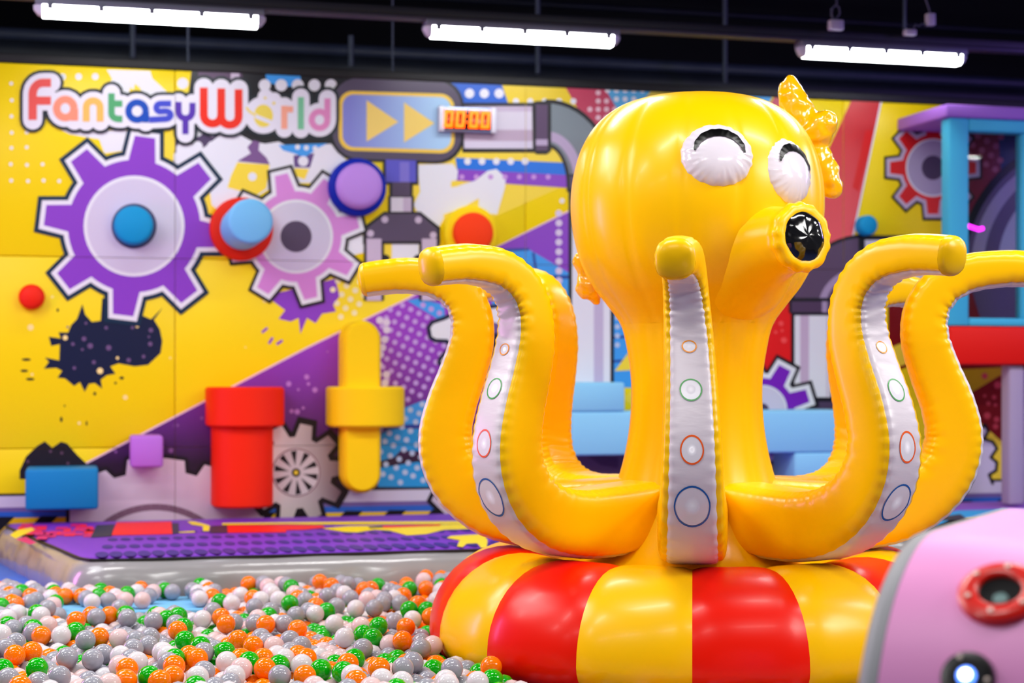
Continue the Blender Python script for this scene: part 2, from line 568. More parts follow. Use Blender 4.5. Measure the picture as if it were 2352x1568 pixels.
# black mound and big lavender gear at the foot of the wall
pm = Print('printed_mound', 'printed black mound above the teal block')
pm.poly([(45, 1080), (60, 1048), (85, 1024), (103, 1013), (120, 1028), (140, 1014), (154, 1018), (178, 1045), (210, 1075), (240, 1100), (45, 1100)], I_navyp, 3)
pm.done()
dots('printed_speckle', [(60, 1060), (110, 1022), (170, 1050), (180, 1072), (60, 1072)], 22, 3.5, ink('mound_dot', (96, 66, 90)), 4, jit=9, keep=0.6, seed=31)
st = Print('printed_floor_band', 'printed white, blue and hazard band along the foot of the wall')
for x0, x1, dy0, dy1 in ((-40, 1330, 8, -14), (1330, 2420, -14, -28)):
    def Bd(a, b, m, lev):
        st.poly([(x0, a + dy0), (x1, a + dy1), (x1, b + dy1), (x0, b + dy0)], m, lev)
    Bd(1126, 1132, I_black, 5)
    Bd(1132, 1158, I_lav, 5)
    Bd(1158, 1168, ink('band_violet', (116, 96, 160)), 5)
    Bd(1168, 1182, ink('band_blue', (40, 100, 200)), 5)
    Bd(1182, 1300, ink('band_yellow', (238, 196, 16)), 5)
for k in range(-1, 24):
    x = -20 + k * 100
    y = 1190 - 22 * (x / 1300)
    st.poly([(x + 14, y - 4), (x + 54, y - 4), (x - 60, y + 110), (x - 100, y + 110)], I_black, 6)
st.done()
lg = Print('printed_gear', 'big printed lavender gear rising behind the mat')
top = [(160, 1300), (160, 1110), (225, 1086), (243, 1080), (262, 1098), (289, 1091), (293, 1056), (330, 1050), (381, 1052), (424, 1058), (426, 1086), (452, 1093), (470, 1067), (490, 1072), (560, 1100), (600, 1150), (620, 1300)]
grl = grad_mat('ink_lavender_gradient', (222, 196, 222), (240, 232, 242), 2, 0.3, 0.75)
lg.stroke(top, 18, I_navyp, 7)
lg.joints(top, 18, I_navyp, 7)
lg.poly(top, grl, 8)
arcp = [(357 + 194 * cos(a), 1358 + 194 * sin(a)) for a in np.linspace(pi * 1.12, pi * 1.88, 24)]
lg.stroke(arcp, 15, I_mauve, 9)
lg.done()
# silver spoked gear
gx, gy = 680, 1085
gs = Print('printed_gear', 'printed silver spoked gear')
grs = grad_mat('ink_silver_gradient', (244, 238, 240), (100, 68, 84), 0, wall_pt(620, 1085)[0], wall_pt(790, 1085)[0])
gs.poly(gear_pts(gx, gy, 118, 86, 10, radians(-78), 30, 40, 9), I_black, 14)
gs.poly(gear_pts(gx, gy, 112, 82, 10, radians(-78), 28, 38, 0), grs, 15)
gs.disc(gx, gy, 56, ink('silver_rim', (140, 108, 120)), 16, n=40)
gs.disc(gx, gy, 53, ink('silver_face', (214, 206, 212)), 17, n=40)
for k in range(10):
    a = radians(-78) + 2 * pi * k / 10 + 0.31
    gs.poly([(gx + 16 * cos(a), gy + 16 * sin(a)), (gx + 50 * cos(a - 0.14), gy + 50 * sin(a - 0.14)), (gx + 51 * cos(a + 0.14), gy + 51 * sin(a + 0.14))], I_black, 18)
gs.disc(gx, gy, 10, I_black, 19)
gs.disc(gx, gy, 5, I_yel, 20)
gs.done()

# --- blue patches right of the yellow pipe
bp = Print('printed_blue_bricks', 'printed blue brick patches on the purple field')
bp.poly([(868, 985), (900, 976), (925, 938), (970, 920), (1060, 918), (1060, 972), (925, 978)], I_blue, 2)
bp.poly([(868, 1000), (895, 984), (1060, 984), (1060, 1040), (920, 1034), (905, 1050), (868, 1060)], ink('blue2', (34, 156, 220)), 2)
bp.stroke([(868, 985), (905, 978), (1060, 978)], 7, I_brick, 3)
bp.poly([(868, 1075), (960, 1060), (1060, 1085), (1060, 1118), (868, 1118)], ink('blue2', (34, 156, 220)), 2)
bp.poly([(1135, 571), (1180, 552), (1310, 628), (1310, 760), (1130, 760), (1130, 600)], I_blue, 2)
bp.poly([(1132, 572), (1215, 570), (1312, 622), (1312, 484)], I_purple, 3)
for pts in (((1140, 575), (1215, 572)), ((1225, 580), (1232, 628), (1250, 635), (1312, 635)), ((1140, 637), (1312, 637)), ((1180, 700), (1312, 700))):
    bp.stroke(pts, 6, I_brick, 4)
bp.poly([(1404, 690), (1520, 690), (1520, 890), (1404, 890)], I_blue, 2)
for y in (775, 830):
    bp.stroke([(1404, y), (1500, y - 6)], 6, I_brick, 3)
bp.poly([(1412, 852), (1450, 800), (1500, 770), (1500, 820), (1450, 850)], I_yel, 4)
bp.poly([(1430, 915), (1460, 888), (1500, 900), (1500, 940), (1450, 930)], I_yel, 4)
bp.poly([(935, 690), (960, 685), (1020, 700), (1022, 735), (1005, 732), (960, 705)], I_blue, 3)
bp.done()
dots('printed_halftone', [(868, 985), (930, 935), (1000, 920), (1010, 1110), (868, 1110)], 23, 6.5, ink('dot_blue', (188, 206, 232)), 5, rot=0.4, jit=2, seed=41)
dots('printed_halftone', [(1283, 480), (1304, 470), (1304, 710), (1264, 710), (1264, 615), (1283, 615)], 22, 8, ink('dot_pale', (222, 208, 232)), 5, seed=42)
dots('printed_halftone', [(1408, 700), (1428, 700), (1428, 800), (1408, 800)], 21, 6, ink('dot_blue', (188, 206, 232)), 5, seed=43)

# white gear half hidden by the tentacle
wg = Print('printed_gear', 'printed white gear half hidden by the tentacles')
wp = [(1050, 715), (1022, 730), (992, 740), (984, 752), (988, 775), (1000, 782), (1026, 783), (1034, 797), (1012, 822), (1008, 832), (1025, 850), (1090, 880), (1160, 860), (1190, 800), (1160, 700)]
wg.poly(wp, I_white, 6)
wg.stroke(wp, 9, I_navy, 7, closed=True)
wg.joints(wp, 9, I_navy, 7)
wg.disc(1120, 800, 62, ink('gear_core', (104, 84, 150)), 8, n=32)
wg.disc(1120, 800, 40, I_navy, 9, n=32)
wg.done()
wg = Print('printed_gear', 'printed lavender gear corner at the band beside the ring')
wg.poly([(985, 1150), (1000, 1120), (1080, 1110), (1120, 1190), (1040, 1200)], I_lilac, 9)
wg.line([(1040, 1205), (985, 1150), (1000, 1120), (1080, 1110)], 10, I_black, 10)
wg.done()

# --- right of the claw: bands and wedges
bw = Print('printed_bands', 'printed white splash with blue and purple bands')
bw.poly([(950, 372), (1110, 340), (1310, 345), (1310, 420), (1130, 500), (950, 520)], I_yel, 1)
bw.poly([(1046, 362), (1306, 374), (1306, 402), (1050, 390)], ink('band_b', (10, 116, 222)), 6)
bw.poly([(1046, 388), (1304, 402), (1304, 431), (1046, 414)], I_purple, 6)
bw.poly([(958, 378), (1040, 376), (1052, 392), (1050, 412), (1036, 420), (1040, 430), (1092, 414), (1120, 392), (1140, 388), (1162, 408), (1160, 430), (1142, 492),
         (1118, 490), (1099, 480), (1100, 455), (1060, 478), (1020, 492), (1000, 530), (965, 500), (950, 470), (965, 440)], I_white, 7)
bw.poly([(1036, 420), (1038, 415), (1075, 418), (1050, 428), (1036, 430)], I_yel, 8)
bw.done()
dots('printed_halftone', [(1050, 355), (1230, 366), (1230, 385), (1050, 376)], 33, 8, I_white, 8, seed=44)
dots('printed_halftone', [(1060, 395), (1260, 400), (1260, 418), (1060, 412)], 33, 6, ink('dot_p', (200, 150, 220)), 7, seed=45)
dots('printed_halftone', [(1280, 440), (1302, 440), (1302, 482), (1280, 482)], 22, 6, ink('speckle4', (240, 236, 226)), 7, seed=46)
tw = Print('printed_wedges', 'printed coloured wedges along the top of the mural')
tw.poly([(1020, 186), (1152, 192), (1172, 242), (1060, 240)], ink('wedge_blue', (16, 96, 206)), 2)
tw.poly([(1150, 186), (1294, 194), (1330, 252), (1172, 252)], ink('wedge_yel', (238, 210, 24)), 2)
tw.poly([(1292, 188), (1384, 194), (1430, 260), (1470, 340), (1400, 340), (1330, 255)], I_crim, 3)
tw.poly([(1382, 190), (1505, 198), (1450, 262), (1424, 262)], I_cyan, 4)
tw.poly([(1500, 196), (1692, 204), (1700, 240), (1440, 262)], ink('wedge_yel2', (226, 204, 70)), 3)
tw.poly([(1684, 200), (1720, 205), (1712, 232), (1690, 236)], I_red, 4)
tw.poly([(1714, 205), (1780, 208), (1760, 250), (1700, 236)], ink('wedge_cyan', (30, 160, 230)), 5)
tw.poly([(1760, 250), (1780, 222), (1850, 260), (1780, 300)], I_crim, 4)
rgr = grad_mat('ink_red_gradient', (240, 86, 96), (206, 22, 30), 2, 1.9, 2.6)
tw.poly([(1965, 210), (2027, 216), (1962, 545), (1850, 600), (1840, 420), (1895, 360)], rgr, 3)
tw.poly([(2006, 300), (1988, 300), (1958, 430), (1972, 440)], I_red, 4)
tw.stroke([(2025, 228), (1958, 548)], 4, I_white, 5)
tw.done()
dots('printed_halftone', [(1065, 190), (1150, 196), (1170, 236), (1065, 236)], 34, 11, I_white, 5, seed=47)
dots('printed_halftone', [(1172, 225), (1330, 225), (1330, 240), (1172, 240)], 33, 7, I_white, 5, seed=48)
dots('printed_halftone', [(1365, 205), (1400, 215), (1430, 270), (1420, 300), (1350, 265)], 19, 6, ink('dot_rose', (236, 196, 206)), 5, seed=49)
dots('printed_halftone', [(1388, 205), (1480, 205), (1450, 250), (1425, 250)], 20, 6, I_white, 6, seed=50)

# --- pipes
def vpipe(P, x0, x1, y0, y1, lev, base=I_white, ol=8):
    wd = x1 - x0
    P.rect(x0 - ol, y0, x1 + ol, y1, I_black, lev)
    P.rect(x0, y0, x1, y1, base, lev + 1)
    return P
pp = Print('printed_pipe', 'printed white and lilac pipe run with dark elbow')
pp.rect(1062, 236, 1230, 350, I_black, 9)
for y0, y1, m in ((244, 256, I_lilac), (256, 298, ink('pipe_white', (220, 214, 226))), (298, 324, ink('pipe_mid', (188, 168, 188))), (324, 341, ink('pipe_low', (214, 208, 224)))):
    pp.rect(1066, y0, 1224, y1, m, 10)
vpipe(pp, 1314, 1402, 440, 900, 8)
pp.rect(1364, 440, 1386, 900, ink('pipe_shade', (200, 188, 214)), 10)
def arcpts(cx, cy, rx, ry, a0, a1, n=14):
    return [(cx + rx * cos(radians(a)), cy + ry * sin(radians(a))) for a in np.linspace(a0, a1, n)]
pp.poly(arcpts(1258, 430, 158, 202, -92, 0) + arcpts(1258, 430, 44, 92, 0, -92), I_black, 11)
pp.poly(arcpts(1258, 430, 150, 192, -92, 0) + arcpts(1258, 430, 52, 100, 0, -92), grad_mat('ink_elbow', (92, 78, 100), (120, 134, 140), 2, 2.0, 2.5), 12)
pp.poly(arcpts(1258, 430, 84, 128, -92, 0) + arcpts(1258, 430, 62, 106, 0, -92), ink('pipe_gloss', (184, 166, 196)), 13)
pp.rect(1302, 400, 1410, 440, I_black, 14)
pp.rect(1308, 404, 1404, 432, I_dpur, 15)
pp.poly([(1222, 236), (1232, 232), (1258, 232), (1266, 240), (1266, 346), (1256, 354), (1232, 354), (1224, 346)], I_black, 14)
pp.rect(1231, 240, 1258, 346, ink('collar', (86, 62, 96)), 15)
pp.rect(1231, 320, 1258, 334, ink('pipe_gloss', (184, 166, 196)), 16)
pp.done()

# --- screen with two arrows, and the claw below it
def rrect(x0, y0, x1, y1, r, n=6, sk=0.0):
    out = []
    for cx, cy, a0 in ((x1 - r, y0 + r, -90), (x1 - r, y1 - r, 0), (x0 + r, y1 - r, 90), (x0 + r, y0 + r, 180)):
        for k in range(n + 1):
            a = radians(a0 + 90 * k / n)
            x, y = cx + r * cos(a), cy + r * sin(a)
            out.append((x, y + sk * (x - x0)))
    return out
sc = Print('printed_screen', 'printed blue screen with two yellow arrows')
sc.poly(rrect(757, 172, 1066, 368, 64, sk=0.03), I_black, 16)
sc.poly(rrect(763, 177, 1060, 363, 62, sk=0.03), ink('screen_case', (82, 72, 94)), 17)
sc.poly(rrect(778, 208, 1044, 345, 32, sk=0.03), ink('screen_rim', (244, 206, 70)), 18)
sc.poly(rrect(787, 216, 1036, 337, 26, sk=0.03), grad_mat('ink_screen', (126, 132, 208), (168, 210, 240), 0, wall_pt(800, 280)[0], wall_pt(1000, 280)[0]), 19)
sc.poly([(842, 230), (842, 325), (915, 280)], I_pale, 20)
sc.poly([(928, 235), (928, 327), (998, 283)], I_pale, 20)
sc.done()
cl = Print('printed_claw', 'printed purple claw hanging under the screen')
cl.rect(880, 366, 961, 424, I_black, 16)
cl.rect(886, 366, 956, 418, I_ind, 17)
cl.rect(918, 372, 940, 418, ink('stem_light', (122, 112, 206)), 18)
cl.rect(895, 420, 948, 452, I_black, 16)
cl.rect(901, 418, 942, 450, I_dpur, 17)
cl.rect(892, 450, 951, 498, I_black, 16)
cl.rect(898, 453, 926, 496, ink('stem_white', (226, 222, 230)), 17)
cl.rect(926, 453, 945, 496, I_lilac, 17)
cl.poly([(834, 560), (834, 522), (882, 486), (966, 486), (1011, 522), (1011, 560)], I_black, 18)
cl.poly([(841, 554), (841, 526), (885, 491), (963, 491), (1004, 526), (1004, 554)], ink('claw_body', (82, 68, 96)), 19)
for x, y in ((884, 504), (961, 505), (851, 536), (995, 540)):
    cl.disc(x, y, 8, I_lilac, 20, n=16)
for x0, x1 in ((836, 882), (963, 1009)):
    cl.rect(x0, 548, x1, 690, I_black, 17)
    cl.rect(x0 + 6, 548, x1 - 6, 690, I_lilac, 19)
cl.rect(882, 554, 963, 640, I_yel, 6)
cl.poly([(900, 560), (962, 556), (962, 640), (900, 640)], I_white, 7)
cl.disc(884, 596, 12, I_black, 16, n=14)
cl.disc(961, 596, 12, I_black, 16, n=14)
cl.done()
ys = Print('printed_halo', 'printed white patches around the claw')
ys.poly([(790, 560), (800, 540), (836, 540), (836, 580), (800, 588)], I_white, 4)
ys.poly([(1004, 530), (1020, 500), (1010, 470), (960, 470), (1000, 520)], I_white, 4)
ys.done()

# --- right half
rp = Print('printed_red_field', 'printed red field behind the right hand pipe')
rp.poly([(1745, 700), (1800, 640), (1830, 640), (1850, 700), (1930, 640), (1930, 950), (1745, 950)], ink('red_hot', (236, 14, 20)), 2)
rp.poly([(1905, 660), (1945, 640), (1990, 640), (1960, 740), (1905, 780)], I_yel, 3)
rp.poly([(2040, 650), (2190, 650), (2190, 800), (2040, 860)], I_dred, 2)
rp.poly([(2040, 800), (2190, 740), (2190, 800), (2040, 850)], I_yel, 3)
rp.poly([(2190, 560), (2420, 560), (2420, 1110), (2240, 1000), (2180, 880)], I_dred, 3)
rp.poly([(2170, 850), (2330, 842), (2200, 920)], ink('mustard', (196, 160, 20)), 4)
rp.poly([(2240, 960), (2330, 1040), (2330, 1105), (2240, 1105)], I_yel, 4)
rp.poly([(2190, 250), (2420, 255), (2420, 560), (2190, 560)], ink('maroon', (128, 22, 48)), 3)
rp.poly([(2290, 250), (2420, 255), (2420, 420), (2300, 420)], ink('pane_navy', (16, 44, 92)), 4)
rp.done()
dots('printed_halftone', [(2210, 300), (2300, 300), (2300, 390), (2210, 390)], 24, 7, ink('dot_maroon', (176, 84, 110)), 5, rot=0.5, seed=51)
dots('printed_speckle', [(2230, 860), (2330, 860), (2330, 1030), (2270, 980)], 24, 6, ink('dot_red', (206, 70, 80)), 5, jit=7, keep=0.7, rvar=0.4, seed=52)
dots('printed_speckle', [(1770, 700), (1822, 680), (1822, 800), (1770, 790)], 20, 5, ink('dot_red2', (255, 80, 80)), 5, jit=7, keep=0.6, rvar=0.4, seed=53)
p2 = Print('printed_pipe', 'printed dark elbow and white pipe right of the octopus')
p2.rect(1980, 540, 2300, 552, I_black, 9)
p2.rect(1984, 551, 2300, 640, I_white, 10)
p2.poly(arcpts(1992, 705, 178, 168, -92, -180) + arcpts(1992, 705, 78, 60, -180, -92), I_black, 11)
p2.poly(arcpts(1992, 705, 170, 160, -92, -180) + arcpts(1992, 705, 86, 68, -180, -92), ink('elbow_r', (92, 70, 100)), 12)
p2.poly(arcpts(1992, 705, 112, 94, -92, -180) + arcpts(1992, 705, 96, 78, -180, -92), ink('pipe_gloss2', (172, 150, 184)), 13)
p2.poly([(1972, 545), (1986, 545), (1986, 640), (1972, 640)], I_black, 14)
vpipe(p2, 1825, 1907, 715, 916, 8)
p2.rect(1838, 715, 1858, 916, ink('pipe_stripe', (204, 180, 206)), 10)
p2.rect(1898, 715, 1903, 916, ink('pipe_shade3', (212, 204, 216)), 10)
p2.poly([(1812, 690), (1818, 684), (1912, 684), (1918, 690), (1918, 716), (1910, 724), (1820, 724), (1812, 716)], I_black, 13)
p2.rect(1818, 692, 1911, 717, ink('collar2', (80, 56, 88)), 14)
p2.rect(1888, 692, 1900, 717, ink('pipe_gloss2', (172, 150, 184)), 15)
p2.rect(1818, 912, 1925, 960, I_black, 11)
p2.rect(1835, 922, 1920, 955, I_dpur, 12)
p2.done()
gear('printed_gear', 'printed violet gear beside the white pipe', 1752, 940, 108, 72, 8, radians(-62), 30, 36, I_violet, 56, 14, 16, o1=11, o2=19)
gear('printed_gear', 'printed red gear under the purple canopy', 2143, 385, 106, 76, 8, radians(0), 26, 34, I_red, 67, 28, 12, o1=9, o2=15, edge=I_lilac, sx=0.93, disc=ink('gear_disc', (178, 166, 196)))
bigp = Print('printed_pipe', 'printed purple grey pipe arch behind the booth window')
bigp.poly(arcpts(2480, 620, 280, 300, -180, -80, 20) + arcpts(2480, 620, 120, 150, -80, -180, 20), I_black, 16)
bigp.poly(arcpts(2480, 620, 262, 284, -180, -80, 20) + arcpts(2480, 620, 132, 160, -80, -180, 20), ink('arch_body', (96, 84, 116)), 17)
bigp.poly(arcpts(2480, 620, 250, 270, -180, -80, 20) + arcpts(2480, 620, 222, 244, -80, -180, 20), ink('arch_light', (168, 160, 186)), 18)
bigp.poly(arcpts(2480, 620, 190, 216, -180, -80, 20) + arcpts(2480, 620, 150, 178, -80, -180, 20), ink('arch_pale', (182, 186, 204)), 18)
bigp.poly([(2218, 620), (2348, 620), (2360, 740), (2260, 760)], ink('arch_body', (96, 84, 116)), 17)
bigp.done()
gg = Print('printed_gear', 'printed lavender gear edge below the booth')
gpts = [(2180, 1110), (2180, 960), (2230, 975), (2252, 985), (2262, 975), (2270, 990), (2260, 1008), (2280, 1014), (2290, 1030), (2276, 1050), (2290, 1062), (2288, 1080), (2272, 1090), (2280, 1110)]
gg.poly(gpts, I_lav, 7)
gg.line(gpts[2:], 7, I_black, 8)
gg.rect(2330, 850, 2336, 1180, I_black, 9)
gg.rect(2336, 850, 2440, 1180, ink('post_lav', (178, 164, 190)), 9)
gg.done()
lo = Print('printed_base_plate', 'printed dark purple plate under the pale blue blocks')
lo.poly([(1300, 1030), (1470, 1036), (1470, 1128), (1300, 1120)], ink('plate', (110, 86, 118)), 7)
lo.poly([(1340, 1040), (1420, 1050), (1420, 1075), (1380, 1068)], ink('plate_d', (84, 58, 96)), 8)
lo.poly([(1780, 1095), (1826, 1098), (1836, 1140), (1790, 1140)], I_dpur, 7)
lo.line([(1780, 1094), (1825, 1098), (1834, 1140)], 6, I_black, 8)
lo.poly([(1832, 1100), (1960, 1096), (1960, 1140), (1840, 1140)], ink('plate_g', (160, 156, 162)), 7)
lo.done()

# --- the printed name
FS = []      # (strokes, width, material)
def arc_s(cx, cy, rx, ry, a0, a1, n=14):
    return arcpts(cx, cy, rx, ry, a0, a1, n)
T = {
 'F': ([[(75, 275), (75, 222)] + arc_s(98, 216, 23, 26, 180, 270, 7) + [(117, 190)], [(75, 231), (117, 231)]], 19, (232, 84, 76)),
 'a1': ([arc_s(150, 249, 20, 21, 0, 360, 22), [(171, 249), (171, 277)]], 17, (250, 150, 118)),
 'n': ([[(198, 279), (198, 246)] + arc_s(214, 246, 16, 15, 180, 360, 9) + [(230, 279)]], 16, (244, 190, 92)),
 't': ([[(256, 214), (256, 260)] + arc_s(272, 260, 16, 13, 180, 90, 6) + [(281, 273)], [(256, 238), (281, 238)]], 15, (80, 170, 110)),
 'a2': ([arc_s(315, 255, 20, 20, 0, 360, 22), [(335, 255), (335, 281)]], 15, (6, 74, 178)),
 's': ([[(393, 238)] + arc_s(368, 247, 9, 9, 270, 90, 8) + arc_s(380, 264, 12, 9, -90, 90, 8) + [(343, 275)]], 14, (62, 74, 196)),
 'y': ([[(410, 234)] + arc_s(426, 256, 16, 16, 180, 0, 9) + [(442, 236)], [(426, 272), (426, 308)]], 14, (86, 50, 170)),
 'W': ([[(468, 201)] + arc_s(488, 265, 20, 19, 180, 0, 9) + [(508, 203)], [(508, 203)] + arc_s(528, 268, 20, 19, 180, 0, 9) + [(548, 205)]], 18, (238, 40, 12)),
 'r': ([[(653, 296), (653, 243)], [(653, 251), (673, 251)]], 14, (248, 170, 140)),
 'l': ([[(691, 223), (691, 297)]], 14, (120, 200, 152)),
 'd': ([arc_s(734, 275, 18, 19, 0, 360, 20), [(752, 226), (752, 275)]], 14, (226, 140, 192)),
}
fx = Print('printed_lettering', 'printed rainbow lettering with white and black outline')
extra = [[(605, 266), (606, 266)]]
for key, (strokes, wd, rgb) in T.items():
    for s in strokes:
        fx.line(s, wd + 40, ink('letter_line', (22, 34, 44)), 24)
        fx.line(s, wd + 26, ink('letter_edge', (232, 232, 240)), 30)
fx.disc(605, 264, 50, ink('letter_line', (22, 34, 44)), 24); fx.disc(605, 264, 43, ink('letter_edge', (232, 232, 240)), 30)
fx.disc(610, 222, 18, ink('letter_edge', (232, 232, 240)), 30); fx.disc(630, 228, 16, ink('letter_edge', (232, 232, 240)), 30)
for i, (key, (strokes, wd, rgb)) in enumerate(T.items()):
    m = ink('letter_' + key, rgb)
    for s in strokes:
        fx.stroke(s, wd, m, 36)
        fx.joints(s, wd, m, 36, ends=False)
# the planet that stands for the o
my = ink('planet', (238, 218, 84))
fx.disc(605, 266, 22, my, 37, ry=26, n=28)
fx.line([(568, 250), (590, 268), (620, 280), (640, 284)], 9, ink('letter_edge', (232, 232, 240)), 39)
fx.line([(567, 248), (573, 256), (586, 264)], 5, my, 40)
fx.disc(629, 237, 3.5, my, 40, n=10); fx.disc(609, 225, 3, my, 40, n=10)
fx.done()

# ================================================================== FOAM PROPS FIXED TO THE WALL
def wall_thing(name, label, cat, px, py, group=None):
    """an Empty on the panel face, local x along the wall, -y out of the wall, z up"""
    u, _, z = wall_pt(px, py, PANEL_T)
    p = Vector((u * CW + PANEL_T * SW, WY + u * SW - PANEL_T * CW, z))
    e = empty(name, p, rz=YAW)
    tag(e, label, cat, group)
    e['_s'] = (p.y) / F
    return e
def sc_of(e):
    s = e['_s']; del e['_s']
    return s

def knob(prof, m, e, name, n=40):
    return lathe(name, prof, m, e, n=n, axis='Y-')
def disc_prof(r, t, rd=0.02):
    return [(0, -0.002), (r, -0.002), (r, t - rd), (r - rd * 0.3, t - rd * 0.3), (r - rd, t), (0, t)]

e = wall_thing('wall_button', 'teal round button at the centre of the big purple gear', 'button', 306, 520); s = sc_of(e)
knob(disc_prof(44 * s, 0.10), foam('teal', (8, 150, 205)), e, 'knob')
e = wall_thing('wall_button', 'small red round button low on the yellow left wall', 'button', 73, 682); s = sc_of(e)
knob([(0, -0.002), (29 * s, -0.002), (29 * s, 0.03), (26 * s, 0.055), (18 * s, 0.066), (0, 0.07)], foam('red', (240, 34, 8)), e, 'knob')
e = wall_thing('wall_peg', 'pale blue cylinder peg on a red disc between the gears', 'peg', 553, 527); s = sc_of(e)
knob(disc_prof(72 * s, 0.07), foam('red2', (226, 36, 8)), e, 'base_disc')
knob(disc_prof(49 * s, 0.56), mat('foam_skyblue', (112, 190, 240), rough=0.5, spec=0.4), e, 'cylinder').location.y = -0.0
e = wall_thing('wall_button', 'lilac round button on a navy disc', 'button', 818, 432); s = sc_of(e)
knob(disc_prof(66 * s, 0.08), foam('navy', (0, 34, 170)), e, 'base_disc')
knob(disc_prof(52 * s, 0.16, 0.035), foam('lilac', (190, 142, 230)), e, 'cap')
e = wall_thing('wall_button', 'orange red round button on a yellow disc', 'button', 1079, 537); s = sc_of(e)
knob(disc_prof(64 * s, 0.06), foam('yellow', (255, 224, 0)), e, 'base_disc')
knob(disc_prof(46 * s, 0.12), foam('orange_red', (255, 62, 0)), e, 'cap')
e = wall_thing('wall_button', 'teal round button beside the red diagonal stripe', 'button', 1984, 519); s = sc_of(e)
knob(disc_prof(23 * s, 0.08), foam('teal', (8, 150, 205)), e, 'knob')

def half_round(name, e, px0, px1, py0, py1, s, depth, m, bev=0.012, n=18, flat=0.3):
    """foam piece with a rounded front standing on the wall, spanning pixels about the thing's origin"""
    w2 = (px1 - px0) / 2 * s
    out = []
    for k in range(n + 1):
        a = pi * k / n
        out.append((-cos(a) * w2, -(depth * flat + sin(a) ** 0.8 * depth * (1 - flat))))
    out = [(-w2, 0.0)] + out + [(w2, 0.0)]
    x0 = e_mid(px0, px1, e, s)
    z0, z1 = e_z(py1, e, s), e_z(py0, e, s)
    V, Fc = [], []
    N = len(out)
    for z, sh in ((z0, bev), (z0 + bev, 0), (z1 - bev, 0), (z1, bev)):
        for x, y in out:
            V.append((x0 + x * (1 - sh / w2), y * (1 - sh / depth), z))
    for r in range(3):
        for k in range(N - 1):
            Fc.append((r * N + k, r * N + k + 1, (r + 1) * N + k + 1, (r + 1) * N + k))
    Fc.append(tuple(range(N - 1, -1, -1)))
    Fc.append(tuple(3 * N + k for k in range(N)))
    return pydata(name, V, Fc, m, parent=e, angle=40)
def e_mid(a, b, e, s):
    return ((a + b) / 2 - e['_px']) * s / CW * 1.0
def e_z(py, e, s):
    return (e['_py'] - py) * s
def prop(name, label, cat, px, py):
    e = wall_thing(name, label, cat, px, py)
    e['_px'], e['_py'] = float(px), float(py)
    return e
def endprop(e):
    for k in ('_px', '_py', '_s'):
        if k in e: del e[k]

M_red = foam('red3', (244, 36, 0))
e = prop('foam_pipe', 'red foam pipe with wide collar standing out from the wall', 'foam pipe', 560, 1162); s = e['_s'] * 0.972
half_round('collar', e, 470, 650, 880, 972, s, 0.30, M_red)
half_round('pipe_body', e, 483, 625, 970, 1160, s, 0.24, M_red)
endprop(e)
M_fy = foam('yellow2', (255, 214, 0))
e = prop('foam_pipe', 'yellow foam pipe with rounded ends and wide band', 'foam pipe', 832, 1130); s = e['_s'] * 0.975
half_round('band', e, 746, 924, 881, 974, s, 0.28, M_fy)
# rounded capsule behind the band
w2 = 45 * s
zt, zb = e_z(727, e, s), e_z(1128, e, s)
ol = [(w2 * cos(a), zt - w2 + w2 * sin(a)) for a in np.linspace(0, pi, 17)] + [(-w2 * cos(a), zb + w2 - w2 * sin(a)) for a in np.linspace(0, pi, 17)]
x0 = e_mid(776, 866, e, s)
V, Fc = [], []
N = len(ol)
zc = (zt + zb) / 2
for dpt, k in ((0, 1.0), (0.14, 1.0), (0.175, 0.93), (0.19, 0.8)):
    for x, z in ol:
        hz = (zt - zb) / 2 - w2
        core = max(-hz, min(hz, z - zc)) + zc
        V.append((x0 + x * k, -dpt, core + (z - core) * k))
for r in range(3):
    for k in range(N):
        k2 = (k + 1) % N
        Fc.append((r * N + k2, r * N + k, (r + 1) * N + k, (r + 1) * N + k2))
Fc.append(tuple(3 * N + k for k in range(N - 1, -1, -1)))
pydata('pipe_body', V, Fc, M_fy, parent=e, angle=45)
endprop(e)

def wall_block(name, label, px0, px1, py0, py1, depth, m, bev=0.015):
    """block whose front face spans these pixels"""
    a = wall_pt(px0, py0, PANEL_T + depth)
    b = wall_pt(px1, py1, PANEL_T + depth)
    u = (a[0] + b[0]) / 2
    p = Vector((u * CW + PANEL_T * SW, WY + u * SW - PANEL_T * CW, b[2]))
    e = empty(name, p, rz=YAW)
    tag(e, label, 'foam block')
    box('block', (-(b[0] - a[0]) / 2, -depth, 0), ((b[0] - a[0]) / 2, 0.0, a[2] - b[2]), m, e, bev=bev)
    return e
M_sky = foam('sky', (142, 214, 248))
wall_block('foam_block', 'teal foam block on the wall above the left mat', 58, 226, 1078, 1169, 0.32, foam('teal2', (8, 128, 190)))
wall_block('foam_block', 'small purple foam cube on the wall', 300, 375, 1001, 1073, 0.22, foam('purple', (182, 112, 218)))
wall_block('foam_block', 'short pale blue foam block, topmost of the stepped blocks', 1312, 1436, 878, 945, 0.34, M_sky)
wall_block('foam_block', 'long pale blue foam block behind the octopus neck', 1312, 1960, 946, 1038, 0.34, M_sky)
wall_block('foam_block', 'pale blue foam block under the long pale blue block', 1826, 1958, 1040, 1104, 0.34, M_sky)

